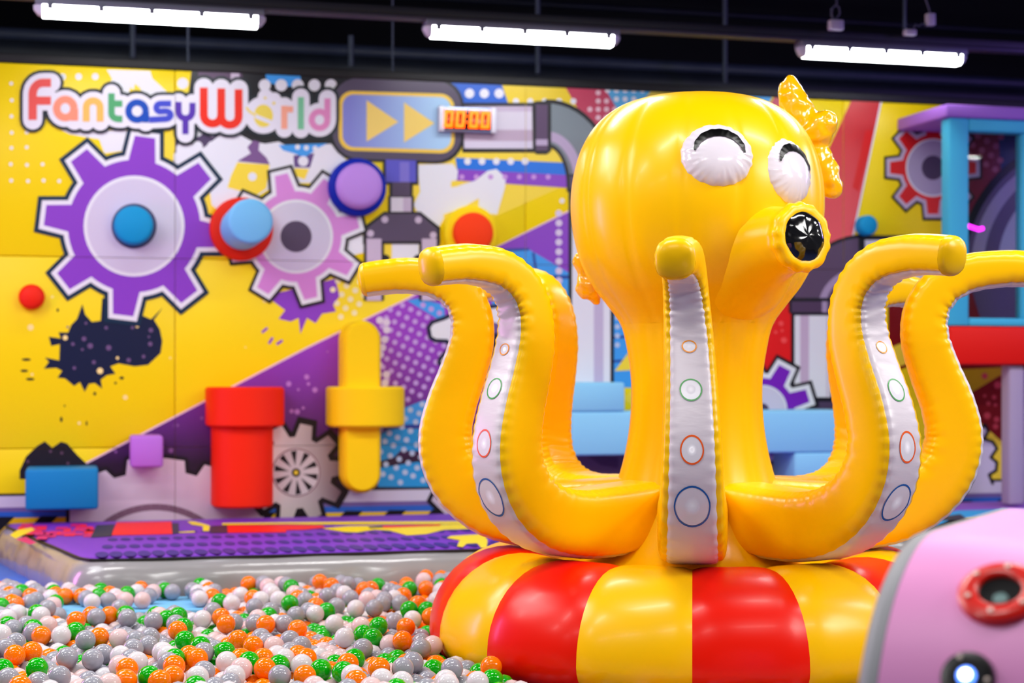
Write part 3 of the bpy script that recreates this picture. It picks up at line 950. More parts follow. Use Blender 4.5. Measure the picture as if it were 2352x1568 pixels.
# digital clock
e = wall_thing('digital_timer', 'digital timer reading 00:00 in orange digits', 'timer', 1070, 277); s = sc_of(e)
hw, hh = 67 * s, 29 * s
box('case', (-hw, -0.05, -hh), (hw, 0.0, hh), mat('timer_case', (150, 160, 190), rough=0.3, metal=0.6), e, bev=0.006)
box('screen', (-58 * s, -0.053, -24 * s), (56 * s, -0.049, 22 * s), mat('timer_screen', (50, 6, 4), rough=0.15), e, bev=0.001)
for x in (-61, 61):
    box('end_cap', ((x - 6) * s, -0.056, -hh * 1.0), ((x + 6) * s, -0.0, hh), mat('timer_cap', (226, 228, 236), rough=0.3), e, bev=0.004)
M_led = mat('led_orange', (255, 96, 0), rough=0.4, emit=(255, 104, 0), estr=2.2)
def seg_digit(x):
    bm = bmesh.new()
    w_, h_, t_ = 11 * s, 20 * s, 3.7 * s
    for lo_, hi_ in (((-w_, -h_), (-w_ + t_ * 2, h_)), ((w_ - t_ * 2, -h_), (w_, h_)), ((-w_, h_ - t_ * 2), (w_, h_)), ((-w_, -h_), (w_, -h_ + t_ * 2))):
        bm_box(bm, (lo_[0], -0.0575, lo_[1]), (hi_[0], -0.0532, hi_[1]), 0.003, 2)
    for v in bm.verts:
        v.co.x += x * s + v.co.z * 0.08
    return from_bm('digit', bm, M_led, e)
for x in (-45, -18, 14, 41):
    seg_digit(x)
bm = bmesh.new()
for z in (-7, 7):
    bm_box(bm, (-4.5 * s, -0.0575, (z - 2) * s), (-0.5 * s, -0.0532, (z + 2) * s), 0.002, 1)
from_bm('colon', bm, M_led, e)

# ------------------------------------------------------------------ booth with cyan window frame at the right
u0, _, _ = wall_pt(2085, 300, PANEL_T)
BD = 0.60
def bu(px, py): return wall_pt(px, py, PANEL_T + BD)
fu0, fu1 = bu(2180, 500)[0], bu(2560, 500)[0]
p = Vector((fu0 * CW + PANEL_T * SW, WY + fu0 * SW - PANEL_T * CW, 0))
booth = empty('play_booth', p, rz=YAW)
tag(booth, 'foam play booth with cyan window frame, purple canopy and red sill', 'play booth')
def bz(py, px=2260): return bu(px, py)[2]
FW = fu1 - fu0
M_cy = foam('cyan', (70, 190, 226)); M_pu = foam('canopy_purple', (166, 112, 214)); M_br = foam('booth_red', (238, 22, 8))
z_top, z_wt, z_wb, z_fb = bz(273), bz(302), bz(730), bz(749)
pw = bu(2226, 500)[0] - fu0
box('frame_post', (0, -BD, z_fb), (pw, -BD + 0.10, z_top), M_cy, booth, bev=0.012)
box('frame_post', (FW - pw, -BD, z_fb), (FW, -BD + 0.10, z_top), M_cy, booth, bev=0.012)
pw2 = bu(2350, 500)[0] - fu0
box('mullion', (pw2, -BD + 0.01, z_wb), (pw2 + 0.08, -BD + 0.09, z_wt), M_cy, booth, bev=0.01)
box('frame_rail', (pw, -BD, z_wt), (FW - pw, -BD + 0.10, z_top), M_cy, booth, bev=0.01)
box('frame_rail', (pw, -BD, z_fb), (FW - pw, -BD + 0.10, z_wb), M_cy, booth, bev=0.01)
zc1 = bz(243)
box('canopy', (-0.03, -BD - 0.02, z_top + 0.002), (FW + 0.03, -0.002, zc1), M_pu, booth, bev=0.012)
z_r = bz(838)
box('sill', (0.0, -BD - 0.02, z_r), (FW, -BD + 0.14, z_fb - 0.002), M_br, booth, bev=0.015)
for x in (0.42, FW - 0.2):
    box('leg', (x, -BD + 0.02, H - 0.847 + 0.03), (x + 0.10, -BD + 0.12, z_r), foam('booth_leg', (176, 160, 186)), booth, bev=0.01)
glass = mat('booth_glass', (235, 240, 245), rough=0.02, trans=1.0)
glass.node_tree.nodes['Principled BSDF'].inputs['IOR'].default_value = 1.3
box('pane', (pw, -BD + 0.045, z_wb), (FW - pw, -BD + 0.05, z_wt), glass, booth, bev=0)
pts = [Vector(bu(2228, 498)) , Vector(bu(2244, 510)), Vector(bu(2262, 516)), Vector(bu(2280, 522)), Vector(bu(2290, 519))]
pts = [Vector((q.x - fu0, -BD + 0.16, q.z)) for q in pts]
tube('led_reflection', pts, 0.013, mat('reflection_magenta', (255, 60, 255), emit=(255, 40, 255), estr=3.0), booth, n=8)  # glowing tube standing in for a magenta led reflected in the pane

# ------------------------------------------------------------------ ceiling services
def along(dist, s, z):          # point on a line parallel to the mural wall
    return Vector((s * CW, dist + s * SW, z))
M_rail = mat('rail_metal', (74, 70, 84), rough=0.45, metal=0.4)
M_duct = mat('duct_black', (26, 32, 44), rough=0.5, vary=0.25, vscale=3)
M_pipe2 = mat('duct_blue', (50, 58, 82), rough=0.45, vary=0.2, vscale=3)
LR = 9.2                         # light row
def row_pt(px, py):
    dx = (px - CX) / F
    Y = LR / (1 - dx * tan(YAW))
    return at(px, py, Y)
zr = row_pt(1200, 52)[2]
rail = empty('light_rail', along(LR, 0, zr), rz=YAW)
tag(rail, 'grey metal rail carrying the three strip lights', 'rail')
box('channel', (-6, -0.035, 0.0), (6, 0.035, 0.045), mat('rail_dark', (30, 32, 42), rough=0.5), rail, bev=0.003)
box('lower_lip', (-6, -0.045, -0.022), (6, 0.045, -0.002), M_rail, rail, bev=0.003)
def pipe_run(name, label, dist, z, r, m):
    t = tube(name, [along(dist, -7, z), along(dist, 8, z)], r, m, n=18)
    tag(t, label, 'pipe')
def run_z(dist, py):             # height of a line at `dist` seen at py over x = 1176
    return H + (HY - py) / F * dist
pipe_run('ceiling_pipe', 'dark blue grey pipe just above the mural, upper of two', 10.9, run_z(10.9, 136), 0.042, M_pipe2)
pipe_run('ceiling_pipe', 'wide black duct resting behind the top of the mural', 10.9, run_z(10.9, 176), 0.085, M_duct)
pipe_run('ceiling_pipe', 'thin dark pipe high under the ceiling', 12.4, run_z(12.4, 6), 0.03, M_duct)
M_rod = mat('rod_metal', (70, 78, 100), rough=0.5)
def rod(px, y0, y1, dist, r, label):
    dx = (px - CX) / F
    Y = dist / (1 - dx * tan(YAW))
    a, b = at(px, y0, Y), at(px, y1, Y)
    o = tube('hanging_rod', [a, b], r, M_rod, n=8)
    tag(o, label, 'rod')
rod(305, -260, 134, 10.6, 0.018, 'grey hanging rod below the left strip light')
rod(432, -260, 150, 10.2, 0.008, 'thin cable rod above the printed lettering')
rod(806, 82, 152, 10.6, 0.018, 'short dark bracket rod between the left and middle lights')
rod(902, -260, 180, 10.2, 0.006, 'thin cable rod above the printed screen')
rod(1235, -260, 170, 10.6, 0.016, 'dark hanging rod under the middle strip light')
rod(1665, -260, 190, 10.6, 0.016, 'dark hanging rod between the middle and right lights')
rod(2078, -260, 80, 9.4, 0.010, 'dark hanging rod above the right strip light')

# the three strip lights in view
M_diff = mat('light_diffuser', (255, 255, 255), rough=0.3, emit=(250, 252, 255), estr=14.0)
M_lhous = mat('light_housing', (120, 124, 140), rough=0.4)
M_lcap = mat('light_clear_end', (210, 214, 225), rough=0.2)
def strip_light(px, py, half_px, label):
    dx = (px - CX) / F
    Y = LR / (1 - dx * tan(YAW))
    c = at(px, py, Y)
    e = empty('strip_light', c, rz=YAW)
    tag(e, label, 'strip light', 'strip lights on the rail')
    hl = half_px * Y / F / CW * 1.0
    bm = bmesh.new()
    # trapezoid section diffuser
    sec = [(-0.05, 0.015), (-0.045, -0.028), (-0.028, -0.042), (0.028, -0.042), (0.045, -0.028), (0.05, 0.015)]
    def loft(xs, mat_, name):
        V, Fc = [], []
        N = len(sec)
        for x, k in xs:
            for y, z in sec:
                V.append((x, y * k, 0.015 + (z - 0.015) * k))
        for r in range(len(xs) - 1):
            for k in range(N):
                k2 = (k + 1) % N
                Fc.append((r * N + k, r * N + k2, (r + 1) * N + k2, (r + 1) * N + k))
        Fc.append(tuple(range(N - 1, -1, -1)))
        Fc.append(tuple((len(xs) - 1) * N + k for k in range(N)))
        return pydata(name, V, Fc, mat_, parent=e, angle=30)
    bm.free()
    loft([(-hl + 0.045, 1.0), (hl - 0.045, 1.0)], M_diff, 'diffuser')
    loft([(-hl, 0.35), (-hl + 0.02, 0.8), (-hl + 0.045, 0.99)], M_lcap, 'end_cap')
    loft([(hl - 0.045, 0.99), (hl - 0.02, 0.8), (hl, 0.35)], M_lcap, 'end_cap')
    box('housing', (-hl + 0.01, -0.054, 0.015), (hl - 0.01, 0.054, 0.05), M_lhous, e, bev=0.006)
    for k in range(5):
        x = -hl * 0.86 + k * hl * 1.72 / 4
        box('clip', (x - 0.014, -0.058, -0.008), (x + 0.014, -0.051, 0.03), M_lhous, e, bev=0.002)
    hz = zr - c[2] - 0.022
    for x in (-hl * 0.5, hl * 0.5):
        box('hanger', (x - 0.01, -0.01, 0.05), (x + 0.01, 0.01, max(0.06, hz)), M_lcap, e, bev=0.002)
strip_light(348, 34, 252, 'lit strip light, leftmost of three under the ceiling rail')
strip_light(1200, 80, 226, 'lit strip light, middle of three under the ceiling rail')
strip_light(2026, 125, 206, 'lit strip light, rightmost of three above the booth')

# white sensor boxes with coiled cables on the rail
M_box = mat('white_plastic', (225, 222, 230), rough=0.4)
M_cab = mat('cable_grey', (110, 116, 130), rough=0.5)
def sensor(px, py, wpx, hpx, label, cable):
    dx = (px - CX) / F
    Y = LR / (1 - dx * tan(YAW)) - 0.08
    c = Vector(at(px, py, Y))
    sS = Y / F
    e = empty('junction_box', c, rz=YAW)
    tag(e, label, 'junction box')
    box('housing', (-wpx / 2 * sS, -0.02, -hpx / 2 * sS), (wpx / 2 * sS, 0.025, hpx / 2 * sS), M_box, e, bev=0.006)
    tube('cable', [Vector((x * sS, 0.0, -z * sS)) for x, z in cable], 0.0045, M_cab, e, n=8)
sensor(1920, 58, 34, 24, 'white junction box with looped cable above the right light',
       [(-4, -10), (-10, -22), (-12, -36), (-2, -46), (8, -42), (10, -28), (2, -16), (-6, -12), (-12, -24), (-8, -40), (2, -48), (0, -80)])
sensor(2137, 45, 20, 28, 'small white junction box hanging on a cable at the right', [(0, -12), (-4, -26), (-12, -46), (-14, -90)])
sensor(2090, 75, 28, 14, 'flat white junction box on the rail above the right light', [(8, -6), (14, -20), (22, -16), (30, -22), (40, -20), (46, -26)])

# ================================================================== INFLATABLE MATS
ZM = H - 0.847
def mat_line(px):                      # front edge line of the mats
    dx = (px - CX) / F
    Y = 7.80 / (1 - dx * 0.272)
    return (dx * Y, Y)
def inflatable(name, label, outline, m_side, m_top, bulge=0.07, res=10, closed_round=0.05):
    """air mat: outline = top polygon (counter-clockwise) ; bulging wall, quilted top sheet"""
    e = empty(name, (sum(p[0] for p in outline) / len(outline), sum(p[1] for p in outline) / len(outline), 0))
    tag(e, label, 'air mat')
    ox, oy = e.location.x, e.location.y
    pts = []
    n = len(outline)
    for i in range(n):
        a, b = np.array(outline[i]), np.array(outline[(i + 1) % n])
        ln = np.hypot(*(b - a))
        k = max(2, int(ln / 0.06))
        for j in range(k):
            pts.append(a + (b - a) * j / k)
    pts = np.array(pts)
    N = len(pts)
    # smoothed outward normals
    tang = np.roll(pts, -3, 0) - np.roll(pts, 3, 0)
    nrm = np.stack([tang[:, 1], -tang[:, 0]], 1)
    nrm /= np.linalg.norm(nrm, axis=1)[:, None]
    sm = pts.copy()
    for _ in range(3):
        sm = (np.roll(sm, 1, 0) + sm * 2 + np.roll(sm, -1, 0)) / 4
    pts = sm
    V, Fc = [], []
    rows = 12
    arc = np.cumsum(np.hypot(*(pts - np.roll(pts, 1, 0)).T))
    for r in range(rows + 1):
        t = r / rows
        z = ZM * t
        bl = bulge * (sin(pi * (0.12 + 0.88 * t)) ** 0.6 if t < 1 else 0.0)
        for i in range(N):
            pk = 0.006 * sin(arc[i] * 38 + sin(arc[i] * 7) * 3) * t * (1 - t) * 4 + 0.004 * sin(arc[i] * 90) * (t > 0.6)
            p = pts[i] + nrm[i] * (bl + pk)
            V.append((p[0] - ox, p[1] - oy, z))
    for r in range(rows):
        for i in range(N):
            i2 = (i + 1) % N
            Fc.append((r * N + i, r * N + i2, (r + 1) * N + i2, (r + 1) * N + i))
    Fc.append(tuple(rows * N + i for i in range(N)))
    pydata('side_wall', V, Fc, m_side, parent=e, angle=60)
    # top sheet, slightly domed at the rim
    V2, F2 = [], []
    c = pts.mean(0)
    for k, dz in ((1.0, 0.0), (0.985, 0.012), (0.95, 0.016)):
        for i in range(N):
            p = c + (pts[i] - c) * k
            V2.append((p[0] - ox, p[1] - oy, ZM + 0.002 + dz))
    for r in range(2):
        for i in range(N):
            i2 = (i + 1) % N
            F2.append((r * N + i, r * N + i2, (r + 1) * N + i2, (r + 1) * N + i))
    F2.append(tuple(2 * N + i for i in range(N)))
    pydata('top_sheet', V2, F2, m_top, parent=e, angle=60)
    loop = [Vector((p[0] - ox, p[1] - oy, ZM + 0.004)) for p in pts] + [Vector((pts[0][0] - ox, pts[0][1] - oy, ZM + 0.004))]
    tube('piping', loop, 0.008, mat('piping_black', (14, 12, 22), rough=0.5), e, n=6, cap=False)
    return e
M_pvcg = mat('pvc_grey', (150, 150, 152), rough=0.22, spec=0.6, bump=0.14, bscale=9, stretch=(1, 1, 0.35), coat=0.3)
M_mtp = mat('mat_purple', (116, 44, 190), rough=0.5, bump=0.25, bscale=6, stretch=(0.3, 1, 1))
fl_ = ground_pt(196, 1290, ZM)[:2]
bl_ = ground_pt(6, 1207, ZM)[:2]
def back_line(px):
    dx = (px - CX) / F
    Y = (WY - 0.20) / (1 - dx * tan(YAW))
    return (dx * Y, Y)
ml = [fl_, mat_line(640), mat_line(1395), back_line(1395), back_line(600), back_line(60), bl_]
matL = inflatable('air_mat', 'purple topped grey inflatable mat between ball pit and mural', ml, M_pvcg, M_mtp)
mr_ = [mat_line(1500), mat_line(2600), back_line(2600), back_line(1500)]
M_mtv = mat('mat_violet', (134, 70, 196), rough=0.5, bump=0.2, bscale=6)
matR = inflatable('air_mat', 'inflatable mat with cyan and yellow stripes behind the pink console', mr_, M_pvcg, M_mtv)

class TopPrint:
    """flat print on a mat's top sheet, traced on the plane of that sheet"""
    def __init__(self, name, parent, label=None, stuff=False):
        self.n, self.p, self.l, self.s = name, parent, label, stuff
        self.V, self.Fc, self.I, self.m = [], [], [], []
    def poly(self, pts, m, lev, world=False):
        if m not in self.m: self.m.append(m)
        b = len(self.V)
        z = ZM + 0.0195 + lev * 0.0006
        for q in pts:
            P = (q[0], q[1], z) if world else ground_pt(q[0], q[1], z)
            self.V.append((P[0] - self.p.location.x, P[1] - self.p.location.y, z))
        f = list(range(b, b + len(pts)))
        a = sum(self.V[f[i]][0] * self.V[f[(i + 1) % len(f)]][1] - self.V[f[(i + 1) % len(f)]][0] * self.V[f[i]][1] for i in range(len(f)))
        self.Fc.append(tuple(f if a > 0 else f[::-1]))
        self.I.append(self.m.index(m))
    def done(self):
        o = pydata(self.n, self.V, self.Fc, self.m, self.I, self.p, smooth=False)
        if self.l: o['label'] = self.l
        if self.s: o['kind'] = 'stuff'
M_ind = mat('mat_indigo', (40, 20, 132), rough=0.5)
M_mred = mat('mat_red', (250, 16, 6), rough=0.5); M_mnav = mat('mat_navy', (26, 34, 62), rough=0.5)
M_myel = mat('mat_yellow', (250, 226, 10), rough=0.5); M_mmag = mat('mat_magenta', (214, 12, 110), rough=0.5); M_mcy = mat('mat_cyan', (0, 164, 232), rough=0.5)
# rows of dark dots parallel to the front edge
dp = TopPrint('printed_dots', matL, stuff=True)
for row, (back, rx, ry) in enumerate(((0.13, 0.030, 0.115), (0.46, 0.026, 0.085), (0.80, 0.024, 0.075), (1.1, 0.022, 0.06))):
    for k in range(34):
        q = mat_line(235 + row * 16 + k * 33)
        cx_, cy_ = q[0] - SW * back, q[1] + CW * back
        if q[0] > mat_line(1300)[0]:
            continue
        dp.poly([(cx_ + rx * cos(a) * CW - ry * sin(a) * SW, cy_ + rx * cos(a) * SW + ry * sin(a) * CW) for a in np.linspace(0, 2 * pi, 17)[:-1]], M_ind, 1, world=True)
dp.done()
tp = TopPrint('printed_stripes', matL, 'red, navy and yellow print on the mat')
tp.poly([(255, 1229), (268, 1199), (394, 1197), (396, 1226)], M_mred, 2)
tp.poly([(208, 1234), (222, 1205), (264, 1203), (256, 1231)], M_mnav, 2)
tp.poly([(396, 1226), (394, 1201), (410, 1201), (411, 1224)], M_mnav, 2)
tp.poly([(482, 1224), (484, 1207), (522, 1206), (523, 1223)], M_mnav, 2)
tp.poly([(523, 1223), (522, 1206), (660, 1205), (740, 1206), (748, 1211), (700, 1216), (658, 1217), (657, 1222)], M_mred, 2)
tp.poly([(430, 1197), (446, 1197), (470, 1203), (482, 1207), (480, 1219), (466, 1219), (466, 1208), (440, 1204)], M_myel, 2)
tp.poly([(410, 1221), (446, 1219), (448, 1222), (410, 1223)], M_myel, 2)
tp.poly([(22, 1228), (40, 1217), (72, 1211), (80, 1216), (36, 1236)], M_myel, 2)
tp.poly([(510, 1201), (660, 1199), (1080, 1196), (1080, 1203), (720, 1204), (660, 1203), (510, 1205)], M_myel, 2)
tp.poly([(740, 1213), (800, 1208), (1090, 1203), (1110, 1212), (1060, 1215), (1020, 1216), (980, 1226), (935, 1229), (895, 1218), (860, 1216), (820, 1222), (790, 1221)], M_myel, 2)
tp.poly([(878, 1207), (1010, 1204), (1012, 1207), (880, 1212)], M_mred, 3)
tp.poly([(845, 1209), (878, 1207), (880, 1211), (850, 1213)], M_mnav, 3)
tp.poly([(1026, 1235), (1036, 1230), (1110, 1226), (1120, 1240), (1118, 1256), (1106, 1258), (1096, 1247), (1072, 1248), (1062, 1256), (1050, 1254), (1056, 1240)], M_myel, 3)
tp.done()
mp_ = TopPrint('printed_checks', matL, 'magenta and red checks', stuff=True)
rnd = random.Random(5)
for k in range(70):
    x, y = rnd.uniform(30, 215), rnd.uniform(1203, 1240)
    if y > 1206 + (x - 10) * 0.35 and x < 90: continue
    if y > 1236 - (x > 120) * 6: continue
    w_, h_ = rnd.uniform(6, 14), rnd.uniform(2.0, 4.5)
    mp_.poly([(x - w_, y + h_), (x - w_ + 5, y - h_), (x + w_ + 3, y - h_), (x + w_, y + h_)], rnd.choice((M_mmag, M_mmag, M_mred)), 1 + 0.1 * (k % 10))
mp_.poly([(36, 1238), (60, 1232), (84, 1246), (70, 1250)], M_mmag, 1)
mp_.done()
tr_ = TopPrint('printed_stripes', matR, 'cyan and yellow stripes on the mat')
tr_.poly([(2090, 1222), (2180, 1207), (2400, 1202), (2400, 1186), (2200, 1192), (2100, 1200)], M_myel, 2)
tr_.poly([(2130, 1216), (2190, 1190), (2400, 1184), (2400, 1166), (2200, 1172), (2110, 1186)], M_mcy, 3)
tr_.poly([(2080, 1234), (2120, 1210), (2195, 1206), (2400, 1201), (2400, 1182), (2190, 1188)], M_myel, 2)
tr_.poly([(2100, 1196), (2205, 1180), (2215, 1186), (2220, 1192), (2150, 1196)], M_mnav, 4)
tr_.done()
dr = TopPrint('printed_dots', matR, stuff=True)
M_mwh = mat('mat_white', (232, 226, 238), rough=0.5)
for row, back in enumerate((0.07, 0.20)):
    for k in range(22):
        q = mat_line(2040 + row * 16 + k * 31)
        cx_, cy_ = q[0] - SW * back, q[1] + CW * back
        dr.poly([(cx_ + 0.03 * cos(a), cy_ + 0.03 * sin(a)) for a in np.linspace(0, 2 * pi, 11)[:-1]], M_mwh, 1, world=True)
dr.done()

# light blue foam pad with magenta edge, lying at the back of the pit
PADZ = 0.096
pa = ground_pt(492, 1396, PADZ)
pad = empty('foam_pad', (pa[0], pa[1], 0), rz=YAW)
tag(pad, 'light blue foam pad with magenta edge under the balls', 'foam pad')
box('edge', (-2.2, 0.0, 0.0), (0.0, 0.40, PADZ - 0.03), mat('pad_magenta', (196, 96, 196), rough=0.5), pad, bev=0.008)
box('top', (-2.2, 0.0, PADZ - 0.029), (0.0, 0.40, PADZ), foam('pad_blue', (120, 190, 236)), pad, bev=0.008)
pad2 = box('floor_pad', (-2.9, 7.28, 0.0), (-2.05, 8.9, 0.06), foam('pad_blue2', (70, 120, 220)), None, bev=0.01)
tag(pad2, 'blue floor pad left of the grey air mat', 'floor pad')

# ================================================================== INFLATABLE OCTOPUS
OX, OY = 0.655, 6.0
octo = empty('inflatable_octopus', (OX, OY, 0))
tag(octo, 'giant yellow inflatable octopus on a red and yellow ring', 'inflatable octopus')
M_oy = mat('pvc_yellow', (255, 198, 0), rough=0.28, spec=0.28, coat=0.06, bump=0.03, bscale=4, coat_rough=0.12)
M_or = mat('pvc_red', (238, 22, 0), rough=0.3, spec=0.25, coat=0.04, bump=0.02, bscale=5)
M_ow = mat('pvc_white', (222, 212, 220), rough=0.3, spec=0.5, bump=0.10, bscale=14, stretch=(1, 1, 3))
M_glossy_y = mat('pvc_yellow_crinkled', (255, 190, 0), rough=0.14, spec=0.6, coat=0.6, bump=0.25, bscale=18, coat_rough=0.05)
M_ew = mat('pvc_eye_white', (226, 218, 230), rough=0.16, spec=0.6, coat=0.4, bump=0.10, bscale=20, coat_rough=0.06)
M_ok = mat('pvc_black', (10, 10, 14), rough=0.12, spec=0.6, coat=0.5, bump=0.3, bscale=14, coat_rough=0.05)

# base ring: 16 panels
RC, RM, RT = 0.152, 0.662, 0.290
ring = empty('base_ring', (0, 0, 0), octo)
def ring_panel(k):
    a0 = radians(-96.3) + 2 * pi * k / 16
    a1 = a0 + 2 * pi / 16
    nu, nv = 12, 40
    V, Fc = [], []
    for i in range(nu + 1):
        t = i / nu
        a = a0 + (a1 - a0) * t
        puff = 0.010 * (1 - abs(2 * t - 1) ** 6)
        for j in range(nv):
            q = 2 * pi * j / nv
            rt = RT - 0.008 + puff
            z = RC + rt * sin(q)
            if z < RC:
                z = RC + (z - RC) * (RC / RT) * 0.985
            r = RM + rt * cos(q)
            V.append((r * cos(a), r * sin(a), max(0.001, z)))
    for i in range(nu):
        for j in range(nv):
            j2 = (j + 1) % nv
            Fc.append((i * nv + j, (i + 1) * nv + j, (i + 1) * nv + j2, i * nv + j2))
    red = (k % 2 == 0)
    pydata('ring_panel', V, Fc, M_or if red else M_oy, parent=ring)
for k in range(16):
    ring_panel(k)

# body: neck and head, gored
prof = [(0.60, 0.40), (0.47, 0.415), (0.40, 0.47), (0.345, 0.55), (0.300, 0.64), (0.268, 0.74), (0.246, 0.85), (0.236, 0.96), (0.238, 1.06), (0.252, 1.16), (0.274, 1.245),
        (0.322, 1.315), (0.375, 1.385), (0.42, 1.475), (0.447, 1.58), (0.456, 1.68), (0.447, 1.78), (0.418, 1.88), (0.365, 1.965), (0.29, 2.025), (0.20, 2.058), (0.11, 2.066), (0.0, 2.069)]
cm = catmull(prof, 6)
cm[:, 0] = np.maximum(cm[:, 0], 0)
NG = 14
def gored(rows, name, m, parent, seam_w=0.035, depth=0.010, cx=0.0):
    n = NG * 12
    V, Fc, R = [], [], []
    for (r, z) in rows:
        if r < 1e-4:
            R.append([len(V)]); V.append((cx, 0, z)); continue
        R.append(list(range(len(V), len(V) + n)))
        for k in range(n):
            a = 2 * pi * k / n
            ph = (a * NG / (2 * pi)) % 1.0
            d = min(ph, 1 - ph) * 2 * pi / NG
            g = 1 - depth * math.exp(-(d / seam_w) ** 2) + 0.004 * (1 - (2 * abs(ph - 0.5)) ** 2)
            V.append((cx + r * g * cos(a), r * g * sin(a), z))
    for a, b in zip(R[:-1], R[1:]):
        for k in range(n):
            k2 = (k + 1) % n
            if len(b) == 1: Fc.append((a[k], a[k2], b[0]))
            else: Fc.append((a[k], a[k2], b[k2], b[k]))
    return pydata(name, V, Fc, m, parent=parent)
cut = min(range(len(cm)), key=lambda i: abs(cm[i][1] - 1.245))
gored(cm[:cut + 1], 'body', M_oy, octo, depth=0.004, cx=0.014)
gored(cm[cut:], 'head', M_oy, octo, cx=0.014)
def head_r(z):
    for (r0, z0), (r1, z1) in zip(cm[:-1], cm[1:]):
        if z0 <= z <= z1 and z1 > z0:
            return r0 + (r1 - r0) * (z - z0) / (z1 - z0)
    return 0.0

# tentacles
CL = [(0.10, 0.585), (0.30, 0.570), (0.47, 0.560), (0.60, 0.562), (0.72, 0.590), (0.81, 0.655), (0.855, 0.745), (0.862, 0.845), (0.842, 0.955), (0.812, 1.07), (0.792, 1.18),
      (0.800, 1.28), (0.845, 1.36), (0.925, 1.408), (1.03, 1.422), (1.11, 1.418), (1.185, 1.408)]
WD = [(0, 0.122), (0.2, 0.124), (0.34, 0.116), (0.46, 0.104), (0.58, 0.093), (0.70, 0.084), (0.8, 0.075), (0.9, 0.068), (1.0, 0.064)]
def tentacle(az, lift=0.0, reach=1.0, seed=0, twist=0.0, belly=0.0):
    rnd = random.Random(seed)
    C = catmull([(r * (1 + (reach - 1) * min(1, max(0, (i - 7) / 7)) ** 1.5) + belly * math.exp(-((i - 7.3) / 2.4) ** 2), z + (lift * ((i - 6) / 10.0) if i > 6 else 0)) for i, (r, z) in enumerate(CL)], 14)
    N = len(C)
    sl = np.concatenate([[0], np.cumsum(np.hypot(*np.diff(C, axis=0).T))])
    tt = sl / sl[-1]
    hw = np.interp(tt, [a for a, b in WD], [b for a, b in WD])
    T = np.gradient(C, axis=0)
    T /= np.linalg.norm(T, axis=1)[:, None]
    No = np.stack([T[:, 1], -T[:, 0]], 1)          # outward / underside
    ca, sa = cos(az), sin(az)
    rad, tan_ = np.array([ca, sa, 0]), np.array([-sa, ca, 0])
    ph = rnd.uniform(0, 6)
    W0 = 0.69                                       # half angle of the white underside panel
    # sideways drift of the upper part
    drift = twist * np.clip((tt - 0.45) / 0.55, 0, 1) ** 2
    curv = np.gradient(np.arctan2(T[:, 1], T[:, 0])) / np.gradient(sl)
    def P(i, th, off=0.0):
        """i float index along, th angle around: 0 = outer/under face, pi = inner/upper face"""
        i = min(max(i, 0), N - 1.0001)
        k = int(i); f = i - k
        L = lambda A: A[k] * (1 - f) + A[k + 1] * f
        c, n_, h, s_, dr, cv = L(C), L(No), L(hw), L(sl), L(drift), L(curv)
        co, si = cos(th), sin(th)
        ex = 4.6 - 2.1 * min(1.0, max(0.0, (i / (N - 1) - 0.62) / 0.3))   # four flat panels with soft corners, rounder at the tip
        rr = (abs(co) ** ex + abs(si) ** ex) ** (-1 / ex)
        a, b = co * rr, si * rr
        # puckers gather along the four seams and on the inside of bends
        pk = 0.0
        for st in (W0, -W0, pi - W0, W0 - pi):
            d = abs(math.atan2(sin(th - st), cos(th - st)))
            pk += (math.exp(-(d / 0.05) ** 2) * -0.004 + math.exp(-(d / 0.22) ** 2) * 0.0017 * (0.35 + min(abs(cv), 5) / 5) * sin(s_ * 175 + ph + st * 3 + 2.5 * sin(s_ * 13)))
        side = 1 if co > 0 else -1
        tight = max(0.0, cv * -side) if abs(co) > 0.3 else 0
        pk += min(tight, 6) * 0.0004 * sin(s_ * 85 + ph + sin(th * 3 + s_ * 11)) * abs(co)
        h2 = h + pk + off
        q = c + n_ * (a * h2 * 0.97)
        return rad * q[0] + tan_ * (b * h2 * 0.95 + dr) + np.array([0, 0, q[1]])
    def patch(ths, name, m, parent):
        V, Fc = [], []
        n = len(ths)
        for i in range(N):
            for th in ths:
                V.append(P(i, th))
        i, k = N // 2, n // 2
        a_, b_, c_ = V[i * n + k], V[i * n + k + 1], V[(i + 1) * n + k]
        cen = rad * C[i][0] + tan_ * drift[i] + np.array([0, 0, C[i][1]])
        fl = 1 if np.dot(np.cross(b_ - a_, c_ - a_), a_ - cen) > 0 else -1
        for i in range(N - 1):
            for k in range(n - 1):
                Fc.append((i * n + k, i * n + k + 1, (i + 1) * n + k + 1, (i + 1) * n + k)[::fl])
        return V, Fc
    ths = list(np.linspace(W0, 2 * pi - W0, 56))
    V, Fc = patch(ths, 'x', None, None)
    # tip cap (soft bulge), part of the yellow skin
    full = np.linspace(0, 2 * pi, 33)[:-1]
    b0 = len(V)
    tipT = rad * T[-1][0] + np.array([0, 0, T[-1][1]])
    cc = rad * C[-1][0] + tan_ * drift[-1] + np.array([0, 0, C[-1][1]])
    rings = ((1.0, 0.0), (0.93, 0.012), (0.75, 0.020), (0.45, 0.026))
    for kf, ou in rings:
        for j, th in enumerate(full):
            p = P(N - 1, th)
            wv = 1 + 0.012 * sin(j * 2.6 + ph) * (kf > 0.9)
            V.append(cc + (p - cc) * kf * wv + tipT * ou)
    V.append(cc + tipT * 0.028)
    nq = np.cross(V[b0 + 97] - V[b0 + 96], V[-1] - V[b0 + 96])
    fl = 1 if np.dot(nq, tipT) > 0 else -1
    for r in range(3):
        for j in range(32):
            j2 = (j + 1) % 32
            Fc.append((b0 + r * 32 + j, b0 + r * 32 + j2, b0 + (r + 1) * 32 + j2, b0 + (r + 1) * 32 + j)[::fl])
